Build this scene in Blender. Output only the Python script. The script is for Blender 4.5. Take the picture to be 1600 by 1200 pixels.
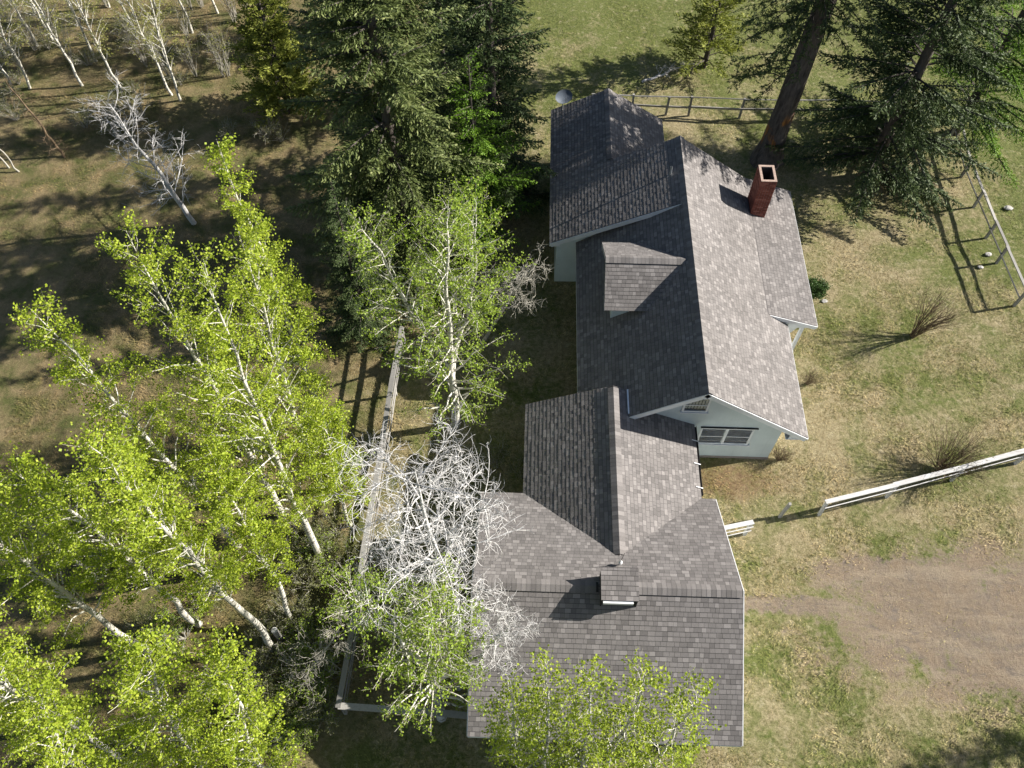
import bpy, math, random
import numpy as np
from mathutils import Vector, Matrix
for _o in list(bpy.data.objects): bpy.data.objects.remove(_o)
SC = bpy.context.scene
COL = SC.collection
R = math.radians

# ------------------------------------------------------------------ camera
CF, CYAW, CPIT, CROLL, CH = 1297.04, 0.029, 1.003, 0.004, 28.0
_fw = np.array([-math.sin(CYAW)*math.cos(CPIT), math.cos(CYAW)*math.cos(CPIT), -math.sin(CPIT)])
_r0 = np.array([math.cos(CYAW), math.sin(CYAW), 0.0]); _u0 = np.cross(_r0, _fw)
_rt = _r0*math.cos(CROLL)+_u0*math.sin(CROLL); _up = -_r0*math.sin(CROLL)+_u0*math.cos(CROLL)
cam = bpy.data.cameras.new('camera'); cam.sensor_fit = 'HORIZONTAL'; cam.sensor_width = 36
cam.lens = CF/1600*36; cam.clip_start = 0.1; cam.clip_end = 2000
co = bpy.data.objects.new('camera', cam); COL.objects.link(co)
co.matrix_world = Matrix(((_rt[0], _up[0], -_fw[0], 0), (_rt[1], _up[1], -_fw[1], 0), (_rt[2], _up[2], -_fw[2], CH), (0, 0, 0, 1)))
SC.camera = co
def G(u, v, z=0.0):
    """photo pixel -> point on the horizontal plane at height z"""
    d = _fw+_rt*(u-800)/CF+_up*(600-v)/CF
    return np.array([0, 0, CH])+d*((z-CH)/d[2])

# ------------------------------------------------------------------ world, sun, exposure
SUN_AZ, SUN_EL = R(11.5), R(28.6)
w = bpy.data.worlds.new('World'); SC.world = w; w.use_nodes = True
nt = w.node_tree; bg = nt.nodes['Background']
sk = nt.nodes.new('ShaderNodeTexSky'); sk.sky_type = 'NISHITA'; sk.sun_disc = False
sk.sun_elevation = SUN_EL; sk.sun_rotation = R(90)-SUN_AZ
nt.links.new(sk.outputs[0], bg.inputs[0]); bg.inputs[1].default_value = 0.05
sl = bpy.data.lights.new('sun', 'SUN'); sl.energy = 5.0; sl.angle = R(0.5); sl.color = (1, .95, .87)
so = bpy.data.objects.new('sun', sl); COL.objects.link(so); so.location = (40, 10, 40)
_s = Vector((math.cos(SUN_AZ)*math.cos(SUN_EL), math.sin(SUN_AZ)*math.cos(SUN_EL), math.sin(SUN_EL)))
so.rotation_euler = (-_s).to_track_quat('-Z', 'Y').to_euler()
vs = SC.view_settings; vs.view_transform = 'Standard'; vs.look = 'None'; vs.gamma = 1; vs.exposure = 1.2

# ------------------------------------------------------------------ helpers
def unit(a):
    a = np.asarray(a, float); return a/np.maximum(np.linalg.norm(a, axis=-1, keepdims=True), 1e-9)
class MB:
    def __init__(s): s.V = []; s.Q = []; s.T = []; s.qt = []; s.tt = []; s.n = 0
    def add(s, V, Q=None, T=None, qt=None, tt=None):
        V = np.asarray(V, np.float32).reshape(-1, 3)
        if Q is not None and len(Q):
            Q = np.asarray(Q, np.int64).reshape(-1, 4); s.Q.append(Q+s.n)
            s.qt.append(np.full(len(Q), .5, np.float32) if qt is None else np.broadcast_to(np.asarray(qt, np.float32), (len(Q),)))
        if T is not None and len(T):
            T = np.asarray(T, np.int64).reshape(-1, 3); s.T.append(T+s.n)
            s.tt.append(np.full(len(T), .5, np.float32) if tt is None else np.broadcast_to(np.asarray(tt, np.float32), (len(T),)))
        s.V.append(V); s.n += len(V); return s
    def box(s, c, size, rz=0.0, M=None, tone=.5):
        x, y, z = np.array(size)/2
        v = np.array([(-x, -y, -z), (x, -y, -z), (x, y, -z), (-x, y, -z), (-x, -y, z), (x, -y, z), (x, y, z), (-x, y, z)])
        if M is not None: v = v@np.asarray(M).T
        elif rz:
            cs, sn = math.cos(rz), math.sin(rz); v = v@np.array([[cs, sn, 0], [-sn, cs, 0], [0, 0, 1]])
        return s.add(v+np.asarray(c), [(0, 3, 2, 1), (4, 5, 6, 7), (0, 1, 5, 4), (1, 2, 6, 5), (2, 3, 7, 6), (3, 0, 4, 7)], qt=tone)
    def b2(s, a, b, tone=.5):
        a = np.array(a, float); b = np.array(b, float); return s.box((a+b)/2, abs(b-a), tone=tone)
    def plank(s, a, b, wid, thick, tilt=0.0, tone=.5):
        """board from a to b, wid across (horizontal when tilt 0), thick the other way"""
        a = np.array(a, float); b = np.array(b, float); d = b-a; L = np.linalg.norm(d); d = d/L
        sd = unit(np.cross(d, (0, 0, 1.0))) if abs(d[2]) < .98 else np.array([1.0, 0, 0]); u = np.cross(sd, d)
        sd2 = sd*math.cos(tilt)+u*math.sin(tilt); u2 = np.cross(sd2, d)
        return s.box((a+b)/2, (L, wid, thick), M=np.stack([d, sd2, u2], 1), tone=tone)
    def prism(s, poly, d):
        """poly: k x 3 convex outline, extruded by vector d"""
        P = np.array(poly, float); k = len(P); V = np.vstack([P, P+np.array(d)])
        Q = [(i, (i+1) % k, (i+1) % k+k, i+k) for i in range(k)]
        T = [(0, i+1, i) for i in range(1, k-1)]+[(k, k+i, k+i+1) for i in range(1, k-1)]
        return s.add(V, Q, T)
    def tubes(s, P, Rr, sides=4, tone=.5):
        P = np.asarray(P, float); Rr = np.asarray(Rr, float)
        if P.ndim == 2: P = P[None]; Rr = Rr[None]
        if not len(P): return s
        N, n, _ = P.shape
        t = unit(np.gradient(P, axis=1)); ref = np.zeros_like(t); ref[..., 0] = 1
        m = abs(t[..., 0]) > .8; ref[m] = (0, 1, 0)
        a = unit(np.cross(t, ref)); b = np.cross(t, a)
        th = np.arange(sides)*2*math.pi/sides
        ring = P[:, :, None]+Rr[:, :, None, None]*(np.cos(th)[None, None, :, None]*a[:, :, None]+np.sin(th)[None, None, :, None]*b[:, :, None])
        idx = np.arange(N*n*sides).reshape(N, n, sides)
        q = np.stack([idx[:, :-1], np.roll(idx, -1, 2)[:, :-1], np.roll(idx, -1, 2)[:, 1:], idx[:, 1:]], -1).reshape(-1, 4)
        return s.add(ring.reshape(-1, 3), q, qt=tone)
    def leaves(s, C, L, W, ln, wd, tone):
        C = np.asarray(C); ln = np.asarray(ln)[:, None]; wd = np.asarray(wd)[:, None]
        V = np.stack([C-L*ln/2, C+W*wd/2, C+L*ln/2, C-W*wd/2], 1)
        return s.add(V.reshape(-1, 3), np.arange(len(C)*4).reshape(-1, 4), qt=tone)
    def mesh(s, name, m, smooth=False):
        me = bpy.data.meshes.new(name)
        V = np.concatenate(s.V) if s.V else np.zeros((0, 3), np.float32)
        Q = np.concatenate(s.Q) if s.Q else np.zeros((0, 4), np.int64); T = np.concatenate(s.T) if s.T else np.zeros((0, 3), np.int64)
        me.vertices.add(len(V)); me.vertices.foreach_set('co', V.astype(np.float32).ravel())
        li = np.concatenate([Q.ravel(), T.ravel()]); me.loops.add(len(li)); me.loops.foreach_set('vertex_index', li.astype(np.int32))
        st = np.concatenate([np.arange(len(Q))*4, len(Q)*4+np.arange(len(T))*3]).astype(np.int32)
        me.polygons.add(len(st)); me.polygons.foreach_set('loop_start', st)
        me.polygons.foreach_set('use_smooth', np.full(len(st), bool(smooth)))
        tn = np.concatenate([x for x in s.qt]+[x for x in s.tt]) if (s.qt or s.tt) else np.zeros(0)
        at = me.attributes.new('tone', 'FLOAT', 'FACE'); at.data.foreach_set('value', tn.astype(np.float32))
        me.update(calc_edges=True); me.materials.append(m)
        return me
    def build(s, name, m, parent=None, smooth=False):
        return link(name, s.mesh(name, m, smooth), parent)
def link(name, me, parent=None):
    o = bpy.data.objects.new(name, me); COL.objects.link(o)
    if parent is not None: o.parent = parent
    return o
def tag(o, label=None, cat=None, group=None, kind=None):
    for k, v in (('label', label), ('category', cat), ('group', group), ('kind', kind)):
        if v: o[k] = v
    return o
def thing(name, loc, label, cat, group=None, rz=0):
    o = link(name, None); o.location = loc; o.rotation_euler = (0, 0, rz); return tag(o, label, cat, group)

# ------------------------------------------------------------------ materials
class NT:
    def __init__(s, name):
        s.m = bpy.data.materials.new(name); s.m.use_nodes = True; s.t = s.m.node_tree; s.b = s.t.nodes['Principled BSDF']; s.out = s.t.nodes['Material Output']
        s.b.inputs['Specular IOR Level'].default_value = .25
    def n(s, typ, **k):
        x = s.t.nodes.new('ShaderNode'+typ)
        for a, v in k.items(): setattr(x, a, v)
        return x
    def l(s, a, b): s.t.links.new(a, b)
    def val(s, x, sock):
        if isinstance(x, (int, float, tuple)): sock.default_value = x if not isinstance(x, tuple) or len(x) == 4 or sock.type != 'RGBA' else (*x, 1)
        else: s.l(x, sock)
    def pos(s, scale=(1, 1, 1), obj=False):
        if obj: o = s.n('TexCoord').outputs['Object']
        else: o = s.n('NewGeometry').outputs['Position']
        mp = s.n('Mapping'); s.l(o, mp.inputs[0]); mp.inputs['Scale'].default_value = scale; return mp.outputs[0]
    def noise(s, vec, scale, detail=3, rough=.6, col=False, dist=0):
        x = s.n('TexNoise'); s.l(vec, x.inputs['Vector']); x.inputs['Scale'].default_value = scale; x.inputs['Detail'].default_value = detail
        x.inputs['Roughness'].default_value = rough; x.inputs['Distortion'].default_value = dist
        return x.outputs['Color' if col else 0]
    def mapr(s, x, a, b, c=0., d=1.):
        m = s.n('MapRange'); s.val(x, m.inputs[0])
        for i, v in enumerate((a, b, c, d)): m.inputs[i+1].default_value = v
        return m.outputs[0]
    def mix(s, f, a, b, mode='MIX'):
        m = s.n('Mix', data_type='RGBA', blend_type=mode); s.val(f, m.inputs[0]); s.val(a, m.inputs[6]); s.val(b, m.inputs[7]); return m.outputs[2]
    def math(s, op, a, b=0.):
        m = s.n('Math', operation=op); s.val(a, m.inputs[0]); s.val(b, m.inputs[1]); return m.outputs[0]
    def tone(s): return s.n('Attribute', attribute_name='tone').outputs['Fac']
    def ramp(s, x, stops):
        r = s.n('ValToRGB'); s.l(x, r.inputs[0]); e = r.color_ramp.elements
        while len(e) < len(stops): e.new(.5)
        for el, (p, c) in zip(e, stops): el.position = p; el.color = (*c, 1)
        return r.outputs[0]
    def bump(s, h, strength=.3, dist=.02):
        b = s.n('Bump'); s.l(h, b.inputs['Height']); b.inputs['Strength'].default_value = strength; b.inputs['Distance'].default_value = dist
        s.l(b.outputs[0], s.b.inputs['Normal'])
    def done(s, col, rough=.85, metal=0.):
        s.val(col, s.b.inputs['Base Color']); s.val(rough, s.b.inputs['Roughness']); s.b.inputs['Metallic'].default_value = metal; return s.m

def mat_leaf(name, stops, trans=.45, rough=.5, gain=(.6, .7, .15)):
    k = NT(name); c = k.ramp(k.tone(), stops); k.done(c, rough)
    tr = k.n('BsdfTranslucent'); k.l(k.mix(1., c, (*gain, 1), 'MULTIPLY') if False else c, tr.inputs[0])
    ad = k.n('MixShader'); ad.inputs[0].default_value = trans
    k.l(k.b.outputs[0], ad.inputs[1]); k.l(tr.outputs[0], ad.inputs[2]); k.l(ad.outputs[0], k.out.inputs[0]); return k.m
def mat_bark(name, a, b, patch=None, sc=6, stretch=.3):
    k = NT(name); p = k.pos((1, 1, stretch)); n = k.noise(p, sc, 5, .65); c = k.mix(k.mapr(n, .35, .68), a, b)
    if patch:
        q = k.noise(k.pos((1, 1, 2.2)), 5.5, 3, .6); c = k.mix(k.mapr(q, .55, .64), c, patch)
    k.bump(k.noise(p, sc*4, 4), .6, .03); return k.done(c, .9)
M = {}
M['aspen_leaf'] = mat_leaf('aspen_leaf', [(0, (.17, .245, .02)), (.5, (.325, .415, .035)), (1, (.50, .55, .075))])
M['aspen_sparse'] = mat_leaf('aspen_sparse_leaf', [(0, (.20, .21, .05)), (1, (.42, .42, .12))])
M['willow_leaf'] = mat_leaf('willow_leaf', [(0, (.15, .23, .025)), (.5, (.26, .37, .04)), (1, (.40, .48, .08))])
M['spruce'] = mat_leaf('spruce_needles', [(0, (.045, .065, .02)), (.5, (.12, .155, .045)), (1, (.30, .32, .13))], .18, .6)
M['shaded_spruce'] = mat_leaf('shaded_spruce_needles', [(0, (.03, .05, .018)), (.6, (.075, .11, .035)), (1, (.17, .20, .08))], .18, .6)  # darker copy of the spruce needles, shade on these trees put into the colour
M['larch'] = mat_leaf('larch_needles', [(0, (.07, .14, .015)), (.6, (.15, .27, .025)), (1, (.27, .40, .05))], .35, .6)
M['pine'] = mat_leaf('pine_needles', [(0, (.09, .12, .02)), (.5, (.22, .25, .04)), (1, (.40, .40, .09))], .25, .6)
M['shrub_leaf'] = mat_leaf('shrub_leaf', [(0, (.08, .09, .03)), (1, (.22, .23, .08))], .3)
M['juniper'] = mat_leaf('juniper_leaf', [(0, (.03, .07, .015)), (1, (.09, .16, .04))], .2)
M['aspen_bark'] = mat_bark('aspen_bark', (.62, .60, .53), (.42, .40, .34), (.07, .06, .05), 5)
M['aspen_twig'] = mat_bark('aspen_twig', (.45, .42, .34), (.32, .29, .22))
M['dead_wood'] = mat_bark('dead_wood', (.58, .57, .56), (.42, .41, .40), (.28, .26, .25))
M['grey_twig'] = mat_bark('grey_twig', (.40, .38, .33), (.26, .24, .20))
M['brown_twig'] = mat_bark('brown_twig', (.17, .12, .075), (.11, .08, .05))
M['conifer_bark'] = mat_bark('conifer_bark', (.10, .085, .075), (.05, .042, .038), None, 7, .25)
M['grey_wood'] = None
def mat_weathered():
    k = NT('weathered_board'); t = k.tone(); p = k.pos((1, 1, 1)); n = k.noise(p, 14, 5, .7)
    c = k.mix(t, (.21, .20, .185), (.36, .345, .32)); c = k.mix(k.mapr(n, .48, .72, 0, .55), c, (.20, .185, .17))
    k.bump(n, .4, .01); return k.done(c, .9)
M['board'] = mat_weathered()
def mat_old_white():
    k = NT('old_white_paint_board'); p = k.pos((.25, 1.2, 1)); n = k.noise(p, 9, 6, .75)
    c = k.mix(k.mapr(n, .46, .72), (.60, .59, .58), (.34, .32, .30)); c = k.mix(k.mapr(k.noise(p, 1.2, 2), .4, .7, 0, .5), c, (.5, .49, .47))
    k.bump(n, .4, .008); return k.done(c, .85)
M['oldwhite'] = mat_old_white()
def mat_shingle():
    k = NT('asphalt_shingle'); t = k.tone(); c = k.ramp(t, [(0, (.062, .058, .058)), (.12, (.110, .102, .099)), (.45, (.14, .130, .126)), (.8, (.165, .153, .148)), (1, (.198, .184, .178))])
    p = k.pos(); g = k.noise(p, 85, 2, .7); c = k.mix(k.mapr(g, .3, .7, 0, .45), c, k.mix(1., c, (1.9, 1.9, 1.9), 'MULTIPLY'))
    c = k.mix(k.mapr(k.noise(p, .55, 5, .6), .35, .75, 0, .35), c, k.mix(1., c, (.66, .64, .62), 'MULTIPLY'))
    st = k.noise(k.pos((1, .35, 1)), 1.7, 4, .65); c = k.mix(k.mapr(st, .58, .75, 0, .35), c, (.215, .202, .195))
    k.bump(g, .5, .006); return k.done(c, .95)
M['shingle'] = mat_shingle()
def mat_plain(name, col, rough=.6, n=.12, sc=4, metal=0.):
    k = NT(name); p = k.pos(); f = k.noise(p, sc, 5, .65); dk = tuple(c*(1-2.4*n) for c in col)
    return k.done(k.mix(k.mapr(f, .4, .75), col, dk), rough, metal)
M['deck'] = mat_plain('roof_underlay', (.045, .043, .042), .9)
M['white'] = mat_plain('white_trim', (.74, .75, .76), .55, .06)
M['bluewhite'] = mat_plain('flashing', (.68, .73, .80), .4, .05)
def mat_wall():
    k = NT('painted_wall'); p = k.pos(); f = k.noise(p, 1.3, 5, .6); s = k.noise(k.pos((6, 6, .5)), 2.5, 4, .6)
    c = k.mix(k.mapr(f, .35, .75), (.60, .66, .67), (.50, .56, .575)); c = k.mix(k.mapr(s, .55, .8, 0, .35), c, (.42, .46, .46)); return k.done(c, .75)
M['wall'] = mat_wall()
M['brick'] = None
def mat_brick():
    k = NT('red_brick'); c = k.ramp(k.tone(), [(0, (.14, .045, .033)), (.6, (.21, .07, .05)), (1, (.30, .12, .09))]); p = k.pos(); k.bump(k.noise(p, 60, 3), .5, .006)
    c = k.mix(k.mapr(k.noise(p, 3, 4), .5, .8, 0, .4), c, (.10, .05, .04)); return k.done(c, .92)
M['brick'] = mat_brick()
M['mortar'] = mat_plain('mortar', (.30, .25, .22), .95)
M['cement'] = mat_plain('cement_cap', (.46, .34, .28), .9, .22, 14)
M['flue_dark'] = mat_plain('dark_flue', (.06, .052, .05), .95)  # one dark colour for the liner and floor inside the flue
def mat_glass():
    k = NT('window_glass'); k.b.inputs['Transmission Weight'].default_value = 1; k.b.inputs['IOR'].default_value = 1.15; k.b.inputs['Specular IOR Level'].default_value = .5; return k.done((.9, .93, .95), .03)
M['glass'] = mat_glass()
M['blind'] = mat_plain('blind', (.52, .53, .54), .7)
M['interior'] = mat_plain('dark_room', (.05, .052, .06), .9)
M['curtain'] = mat_plain('curtain', (.62, .60, .52), .8, .2, 9)
M['metal'] = mat_plain('galvanised', (.62, .64, .66), .35, .08, 8, .8)
M['dish'] = mat_plain('dish_in_shade', (.10, .12, .15), .6)  # tree shade over the dish is put into this dark colour
M['cable'] = mat_plain('cable', (.04, .04, .04), .6)
M['stone'] = mat_plain('pale_stone', (.48, .46, .43), .9, .2, 9)
def mat_scar():
    k = NT('old_conifer_bark'); p = k.pos((1, 1, .22)); n = k.noise(p, 7, 6, .7); c = k.mix(k.mapr(n, .38, .66), (.135, .115, .105), (.045, .037, .034))
    q = k.noise(k.pos((1, 1, .5)), 1.4, 4, .6); z = k.n('SeparateXYZ'); k.l(k.n('NewGeometry').outputs['Position'], z.inputs[0])
    band = k.math('MULTIPLY', k.mapr(z.outputs[2], .9, 1.3), k.mapr(z.outputs[2], 3.0, 2.5)); f = k.math('MULTIPLY', band, k.mapr(q, .52, .58))
    c = k.mix(f, c, k.mix(k.mapr(n, .4, .6), (.38, .17, .05), (.16, .07, .03))); k.bump(n, .9, .08); return k.done(c, .95)
M['old_bark'] = mat_scar()

def ground_nodes(k, blade=False):
    """the colour of the turf at a place, shared by the soil sheet and the grass that grows on it"""
    p = k.pos((1, 1, 0)); xyz = k.n('SeparateXYZ'); k.l(p, xyz.inputs[0]); X, Y = xyz.outputs[0], xyz.outputs[1]
    n1 = k.noise(p, .22, 4, .62); n2 = k.noise(p, .9, 5, .62, dist=.4); n3 = k.noise(p, 5.5, 4, .65)
    g = k.math('ADD', k.math('MULTIPLY', n1, .55), k.math('MULTIPLY', n2, .5)); g = k.math('ADD', g, k.math('MULTIPLY', n3, .28))
    far = k.math('ADD', k.mapr(Y, 30, 44, 0, .16), k.mapr(X, 17, 23, 0, .10))          # meadow beyond the yard is greener
    g = k.math('ADD', g, far); g = k.math('ADD', g, k.mapr(Y, 6, 2, 0, .10))
    gm = k.mapr(g, .59, .78)
    dry = k.mix(k.mapr(n3, .35, .68), (.48, .41, .245), (.30, .24, .135)); green = k.mix(k.mapr(n3, .3, .7), (.225, .24, .075), (.13, .165, .042))
    c = k.mix(gm, dry, green); c = k.mix(k.mapr(k.noise(p, 13, 3, .7), .52, .66, 0, .75), c, k.mix(1., c, (.45, .46, .36), 'MULTIPLY')); c = k.mix(k.mapr(k.noise(p, 3.1, 5, .75), .55, .68, 0, .6), c, (.58, .51, .34))
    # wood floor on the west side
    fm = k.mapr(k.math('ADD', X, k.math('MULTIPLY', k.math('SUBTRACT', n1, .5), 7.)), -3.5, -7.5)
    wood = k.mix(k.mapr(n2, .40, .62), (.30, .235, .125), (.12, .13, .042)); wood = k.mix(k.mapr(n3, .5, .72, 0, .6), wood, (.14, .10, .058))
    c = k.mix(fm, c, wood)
    # leaf litter under the south gable
    dx = k.math('DIVIDE', k.math('SUBTRACT', X, 7.6), 2.0); dy = k.math('DIVIDE', k.math('SUBTRACT', Y, 13.9), .75)
    r = k.math('ADD', k.math('MULTIPLY', dx, dx), k.math('MULTIPLY', dy, dy)); lm = k.mapr(k.math('ADD', k.math('ADD', r, k.math('MULTIPLY', n3, 1.6)), k.math('MULTIPLY', n2, 1.6)), 3.1, 1.7, 0, .85)
    c = k.mix(lm, c, k.mix(k.mapr(n3, .4, .6), (.24, .15, .09), (.36, .25, .14)))
    # bare drive
    def ell(cx, cy, rx, ry):
        a = k.math('DIVIDE', k.math('SUBTRACT', X, cx), rx); b = k.math('DIVIDE', k.math('SUBTRACT', Y, cy), ry); return k.math('ADD', k.math('MULTIPLY', a, a), k.math('MULTIPLY', b, b))
    e = k.math('MINIMUM', ell(15.9, 8.9, 5.6, 2.75), ell(9.6, 9.2, 2.6, .36)); e = k.math('MINIMUM', e, ell(13.5, 10.3, 3.5, .9))
    e = k.math('ADD', e, k.math('MULTIPLY', k.math('SUBTRACT', n2, .5), 3.6)); e = k.math('ADD', e, k.math('MULTIPLY', k.math('SUBTRACT', n3, .5), 2.2))
    dm = k.mapr(e, 1.35, .55, 0, .95)
    dirt = k.mix(k.mapr(n2, .35, .65), (.30, .225, .155), (.255, .205, .17)); dirt = k.mix(k.mapr(n3, .45, .68, 0, .75), dirt, (.38, .305, .215)); dirt = k.mix(k.mapr(k.noise(p, 1.6, 5, .7), .56, .68, 0, .8), dirt, (.21, .18, .165))
    rut = k.noise(k.pos((.35, 1.6, 0)), 1.1, 5, .7); dirt = k.mix(k.mapr(rut, .48, .66, 0, .7), dirt, (.42, .345, .255)); dirt = k.mix(k.mapr(k.noise(k.pos((.5, 1.3, 0)), 2.3, 4, .7), .57, .68, 0, .7), dirt, (.185, .155, .14))
    if blade: return c, dm
    c = k.mix(dm, c, dirt)
    return c, n3
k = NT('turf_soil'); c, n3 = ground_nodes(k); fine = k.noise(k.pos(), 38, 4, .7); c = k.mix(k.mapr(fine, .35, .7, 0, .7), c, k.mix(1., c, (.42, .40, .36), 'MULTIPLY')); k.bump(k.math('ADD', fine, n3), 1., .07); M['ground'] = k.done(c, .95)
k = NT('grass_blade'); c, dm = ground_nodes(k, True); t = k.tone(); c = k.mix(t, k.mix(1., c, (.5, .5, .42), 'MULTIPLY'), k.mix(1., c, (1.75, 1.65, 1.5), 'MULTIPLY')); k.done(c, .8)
tr = k.n('BsdfTranslucent'); k.l(c, tr.inputs[0]); mx = k.n('MixShader'); mx.inputs[0].default_value = .3; k.l(k.b.outputs[0], mx.inputs[1]); k.l(tr.outputs[0], mx.inputs[2]); k.l(mx.outputs[0], k.out.inputs[0]); M['grass'] = k.m

# ------------------------------------------------------------------ ground
gx = np.concatenate([np.linspace(-400, -40, 10)[:-1], np.arange(-40, 40.01, .8), np.linspace(40, 400, 10)[1:]]); gy = np.concatenate([np.linspace(-400, -8, 10)[:-1], np.arange(-8, 60.01, .8), np.linspace(60, 500, 10)[1:]])
rg = np.random.default_rng(5); XX, YY = np.meshgrid(gx, gy)
ZZ = .025*np.sin(XX*1.3+YY*.7)+.02*np.sin(XX*.5-YY*1.9+1)+rg.normal(0, .012, XX.shape)-.03
idx = np.arange(XX.size).reshape(XX.shape)
mb = MB(); mb.add(np.stack([XX, YY, ZZ], -1).reshape(-1, 3), np.stack([idx[:-1, :-1], idx[:-1, 1:], idx[1:, 1:], idx[1:, :-1]], -1).reshape(-1, 4))
tag(mb.build('ground', M['ground'], smooth=True), 'dry patchy grass yard with a bare dirt drive', kind='structure')

# ------------------------------------------------------------------ house dimensions (metres)
XR, ZR, YS, YN, XE, ZE = 5.946, 5.241, 14.377, 26.535, 9.971, 2.477
MP = (ZR-ZE)/(XE-XR); XWE = 2*XR-XE
YW = 14.827; XL, ZL, YL1, WL, ZLE, YL2 = 3.043, 3.831, 15.462, 3.0, 2.41, 11.95
LP = (ZL-ZLE)/WL
YG, ZG, WG, ZGE, XGE, XGW = 8.106, 4.461, 3.85, 2.417, 6.515, -1.367
GP = (ZG-ZGE)/WG
XD, YD, ZD, WD, ZDE = 2.796, 20.142, 5.10, 1.64, 4.118
YN1, XN, ZN = 22.931, .837, 2.732
NP_ = (ZR-ZN)/(XR-XN); X2 = 3.328; Z2 = ZN+(X2-XN)*NP_; YN2 = 31.031; XN2, ZN2 = 5.972, 2.321
XP, ZP, YPS, XK = 11.126, 2.431, 19.317, 9.057; ZK = ZR-(XK-XR)*MP
house = thing('house', (4, 14, 0), 'pale blue house with grey shingle roofs, dormer, brick chimney and attached garage', 'house')
HM = house.matrix_world
def hb(mbuf, name, m, parent=None, label=None, kind=None, smooth=False):
    """part of the house built in world coordinates"""
    p = parent or house; me = mbuf.mesh(name, m, smooth)
    off = np.array([4, 14, 0.0]); n = len(me.vertices); a = np.zeros(n*3, np.float32); me.vertices.foreach_get('co', a); a = (a.reshape(-1, 3)-off).astype(np.float32); me.vertices.foreach_set('co', a.ravel()); me.update()
    return tag(link(name, me, p), label, None, None, kind)
EXPO = .143
def row_span(poly, v):
    us = []
    k = len(poly)
    for i in range(k):
        (u0, v0), (u1, v1) = poly[i], poly[(i+1) % k]
        if abs(v1-v0) < 1e-9:
            if abs(v-v0) < 1e-6: us += [u0, u1]
            continue
        f = (v-v0)/(v1-v0)
        if -1e-9 <= f <= 1+1e-9: us.append(u0+(u1-u0)*f)
    return (min(us), max(us)) if us else None
TABS = {}
def tab_mesh(wd, th, tone):
    key = (wd, th, tone)
    if key not in TABS:
        b = MB(); e2 = EXPO+.02
        V = [(0, 0, -.004), (wd, 0, -.004), (wd, e2, -.006), (0, e2, -.006), (0, 0, th), (wd, 0, th), (wd, e2, .001), (0, e2, .001), (0, e2*.75, th*.25+.00075), (wd, e2*.75, th*.25+.00075)]
        b.add(V, [(8, 9, 6, 7), (4, 5, 9, 8), (0, 1, 5, 4), (1, 2, 6, 5), (3, 0, 4, 7), (2, 3, 7, 6), (0, 3, 2, 1)], qt=[.03]+[tone]*6); TABS[key] = b.mesh('shingle', M['shingle'])
    return TABS[key]
def roof_plane(p0, udir, vdir, poly, seed, label=None, thick=.04, single=0, deckname='roof'):
    rng = random.Random(seed); p0 = np.array(p0, float); U = unit(np.array(udir, float)); Vd = unit(np.array(vdir, float)); N = np.cross(U, Vd)
    assert N[2] > 0
    d = MB(); d.prism([p0+U*a+Vd*b-N*.008 for a, b in poly], -N*thick)
    roof = hb(d, 'roof', M['deck'], label=label)
    vmax = max(b for a, b in poly); tm = MB(); cand = []
    for r in range(int(math.ceil(vmax/EXPO))):
        v0 = r*EXPO; v1 = min(v0+EXPO+.02, vmax)
        if v1-v0 < .03: continue
        s0 = row_span(poly, v0); s1 = row_span(poly, v1)
        if not s0 or not s1: continue
        lo, hi = min(s0[0], s1[0])-.0, max(s0[1], s1[1]); u = lo-rng.uniform(0, .2)
        while u < hi:
            wd = rng.choice((.12, .15, .15, .18, .22)); th = rng.choice((.0065, .0105)); tone = rng.choice((.15, .3, .42, .5, .55, .68, .8, 1.0)); ua, ub = u, u+wd-.006; u += wd
            a0, b0 = max(ua, s0[0]), min(ub, s0[1]); a1, b1 = max(ua, s1[0]), min(ub, s1[1])
            if b0-a0 < .01 and b1-a1 < .01: continue
            full = (a0 == ua and b0 == ub and a1 == ua and b1 == ub and abs(v1-v0-EXPO-.02) < 1e-6)
            a0, b0 = min(a0, s0[1]), max(b0, s0[0]); a1, b1 = min(a1, s1[1]), max(b1, s1[0])
            if b0 < a0: a0 = b0 = (a0+b0)/2
            if b1 < a1: a1 = b1 = (a1+b1)/2
            rec = (ua, v0, wd, th, tone, a0, b0, a1, b1, v1, full)
            cand.append(rec)
    ind = set()
    if single:
        camp = np.array([0, 0, CH]); full = [(np.linalg.norm(p0+U*c[0]+Vd*c[1]-camp), i) for i, c in enumerate(cand) if c[10]]
        ind = {i for _, i in sorted(full)[:single]}
    Rm = Matrix(((U[0], Vd[0], N[0]), (U[1], Vd[1], N[1]), (U[2], Vd[2], N[2]))).to_4x4()
    for i, (ua, v0, wd, th, tone, a0, b0, a1, b1, v1, full) in enumerate(cand):
        if i in ind:
            o = link('shingle', tab_mesh(wd-.006, th, tone), roof); q = p0+U*ua+Vd*v0-np.array([4, 14, 0])
            o.matrix_local = Matrix.Translation(q)@Rm; continue
        V = [p0+U*a+Vd*b+N*c for a, b, c in ((a0, v0, -.004), (b0, v0, -.004), (b1, v1, -.006), (a1, v1, -.006), (a0, v0, th), (b0, v0, th), (b1, v1, .001), (a1, v1, .001), (a0*.25+a1*.75, v0*.25+v1*.75, th*.25+.00075), (b0*.25+b1*.75, v0*.25+v1*.75, th*.25+.00075))]
        tm.add(V, [(8, 9, 6, 7), (4, 5, 9, 8), (0, 1, 5, 4), (1, 2, 6, 5), (3, 0, 4, 7)], qt=[.03]+[tone]*4)
    hb(tm, 'shingle_courses', M['shingle'], roof, kind='stuff')
    return roof
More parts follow.
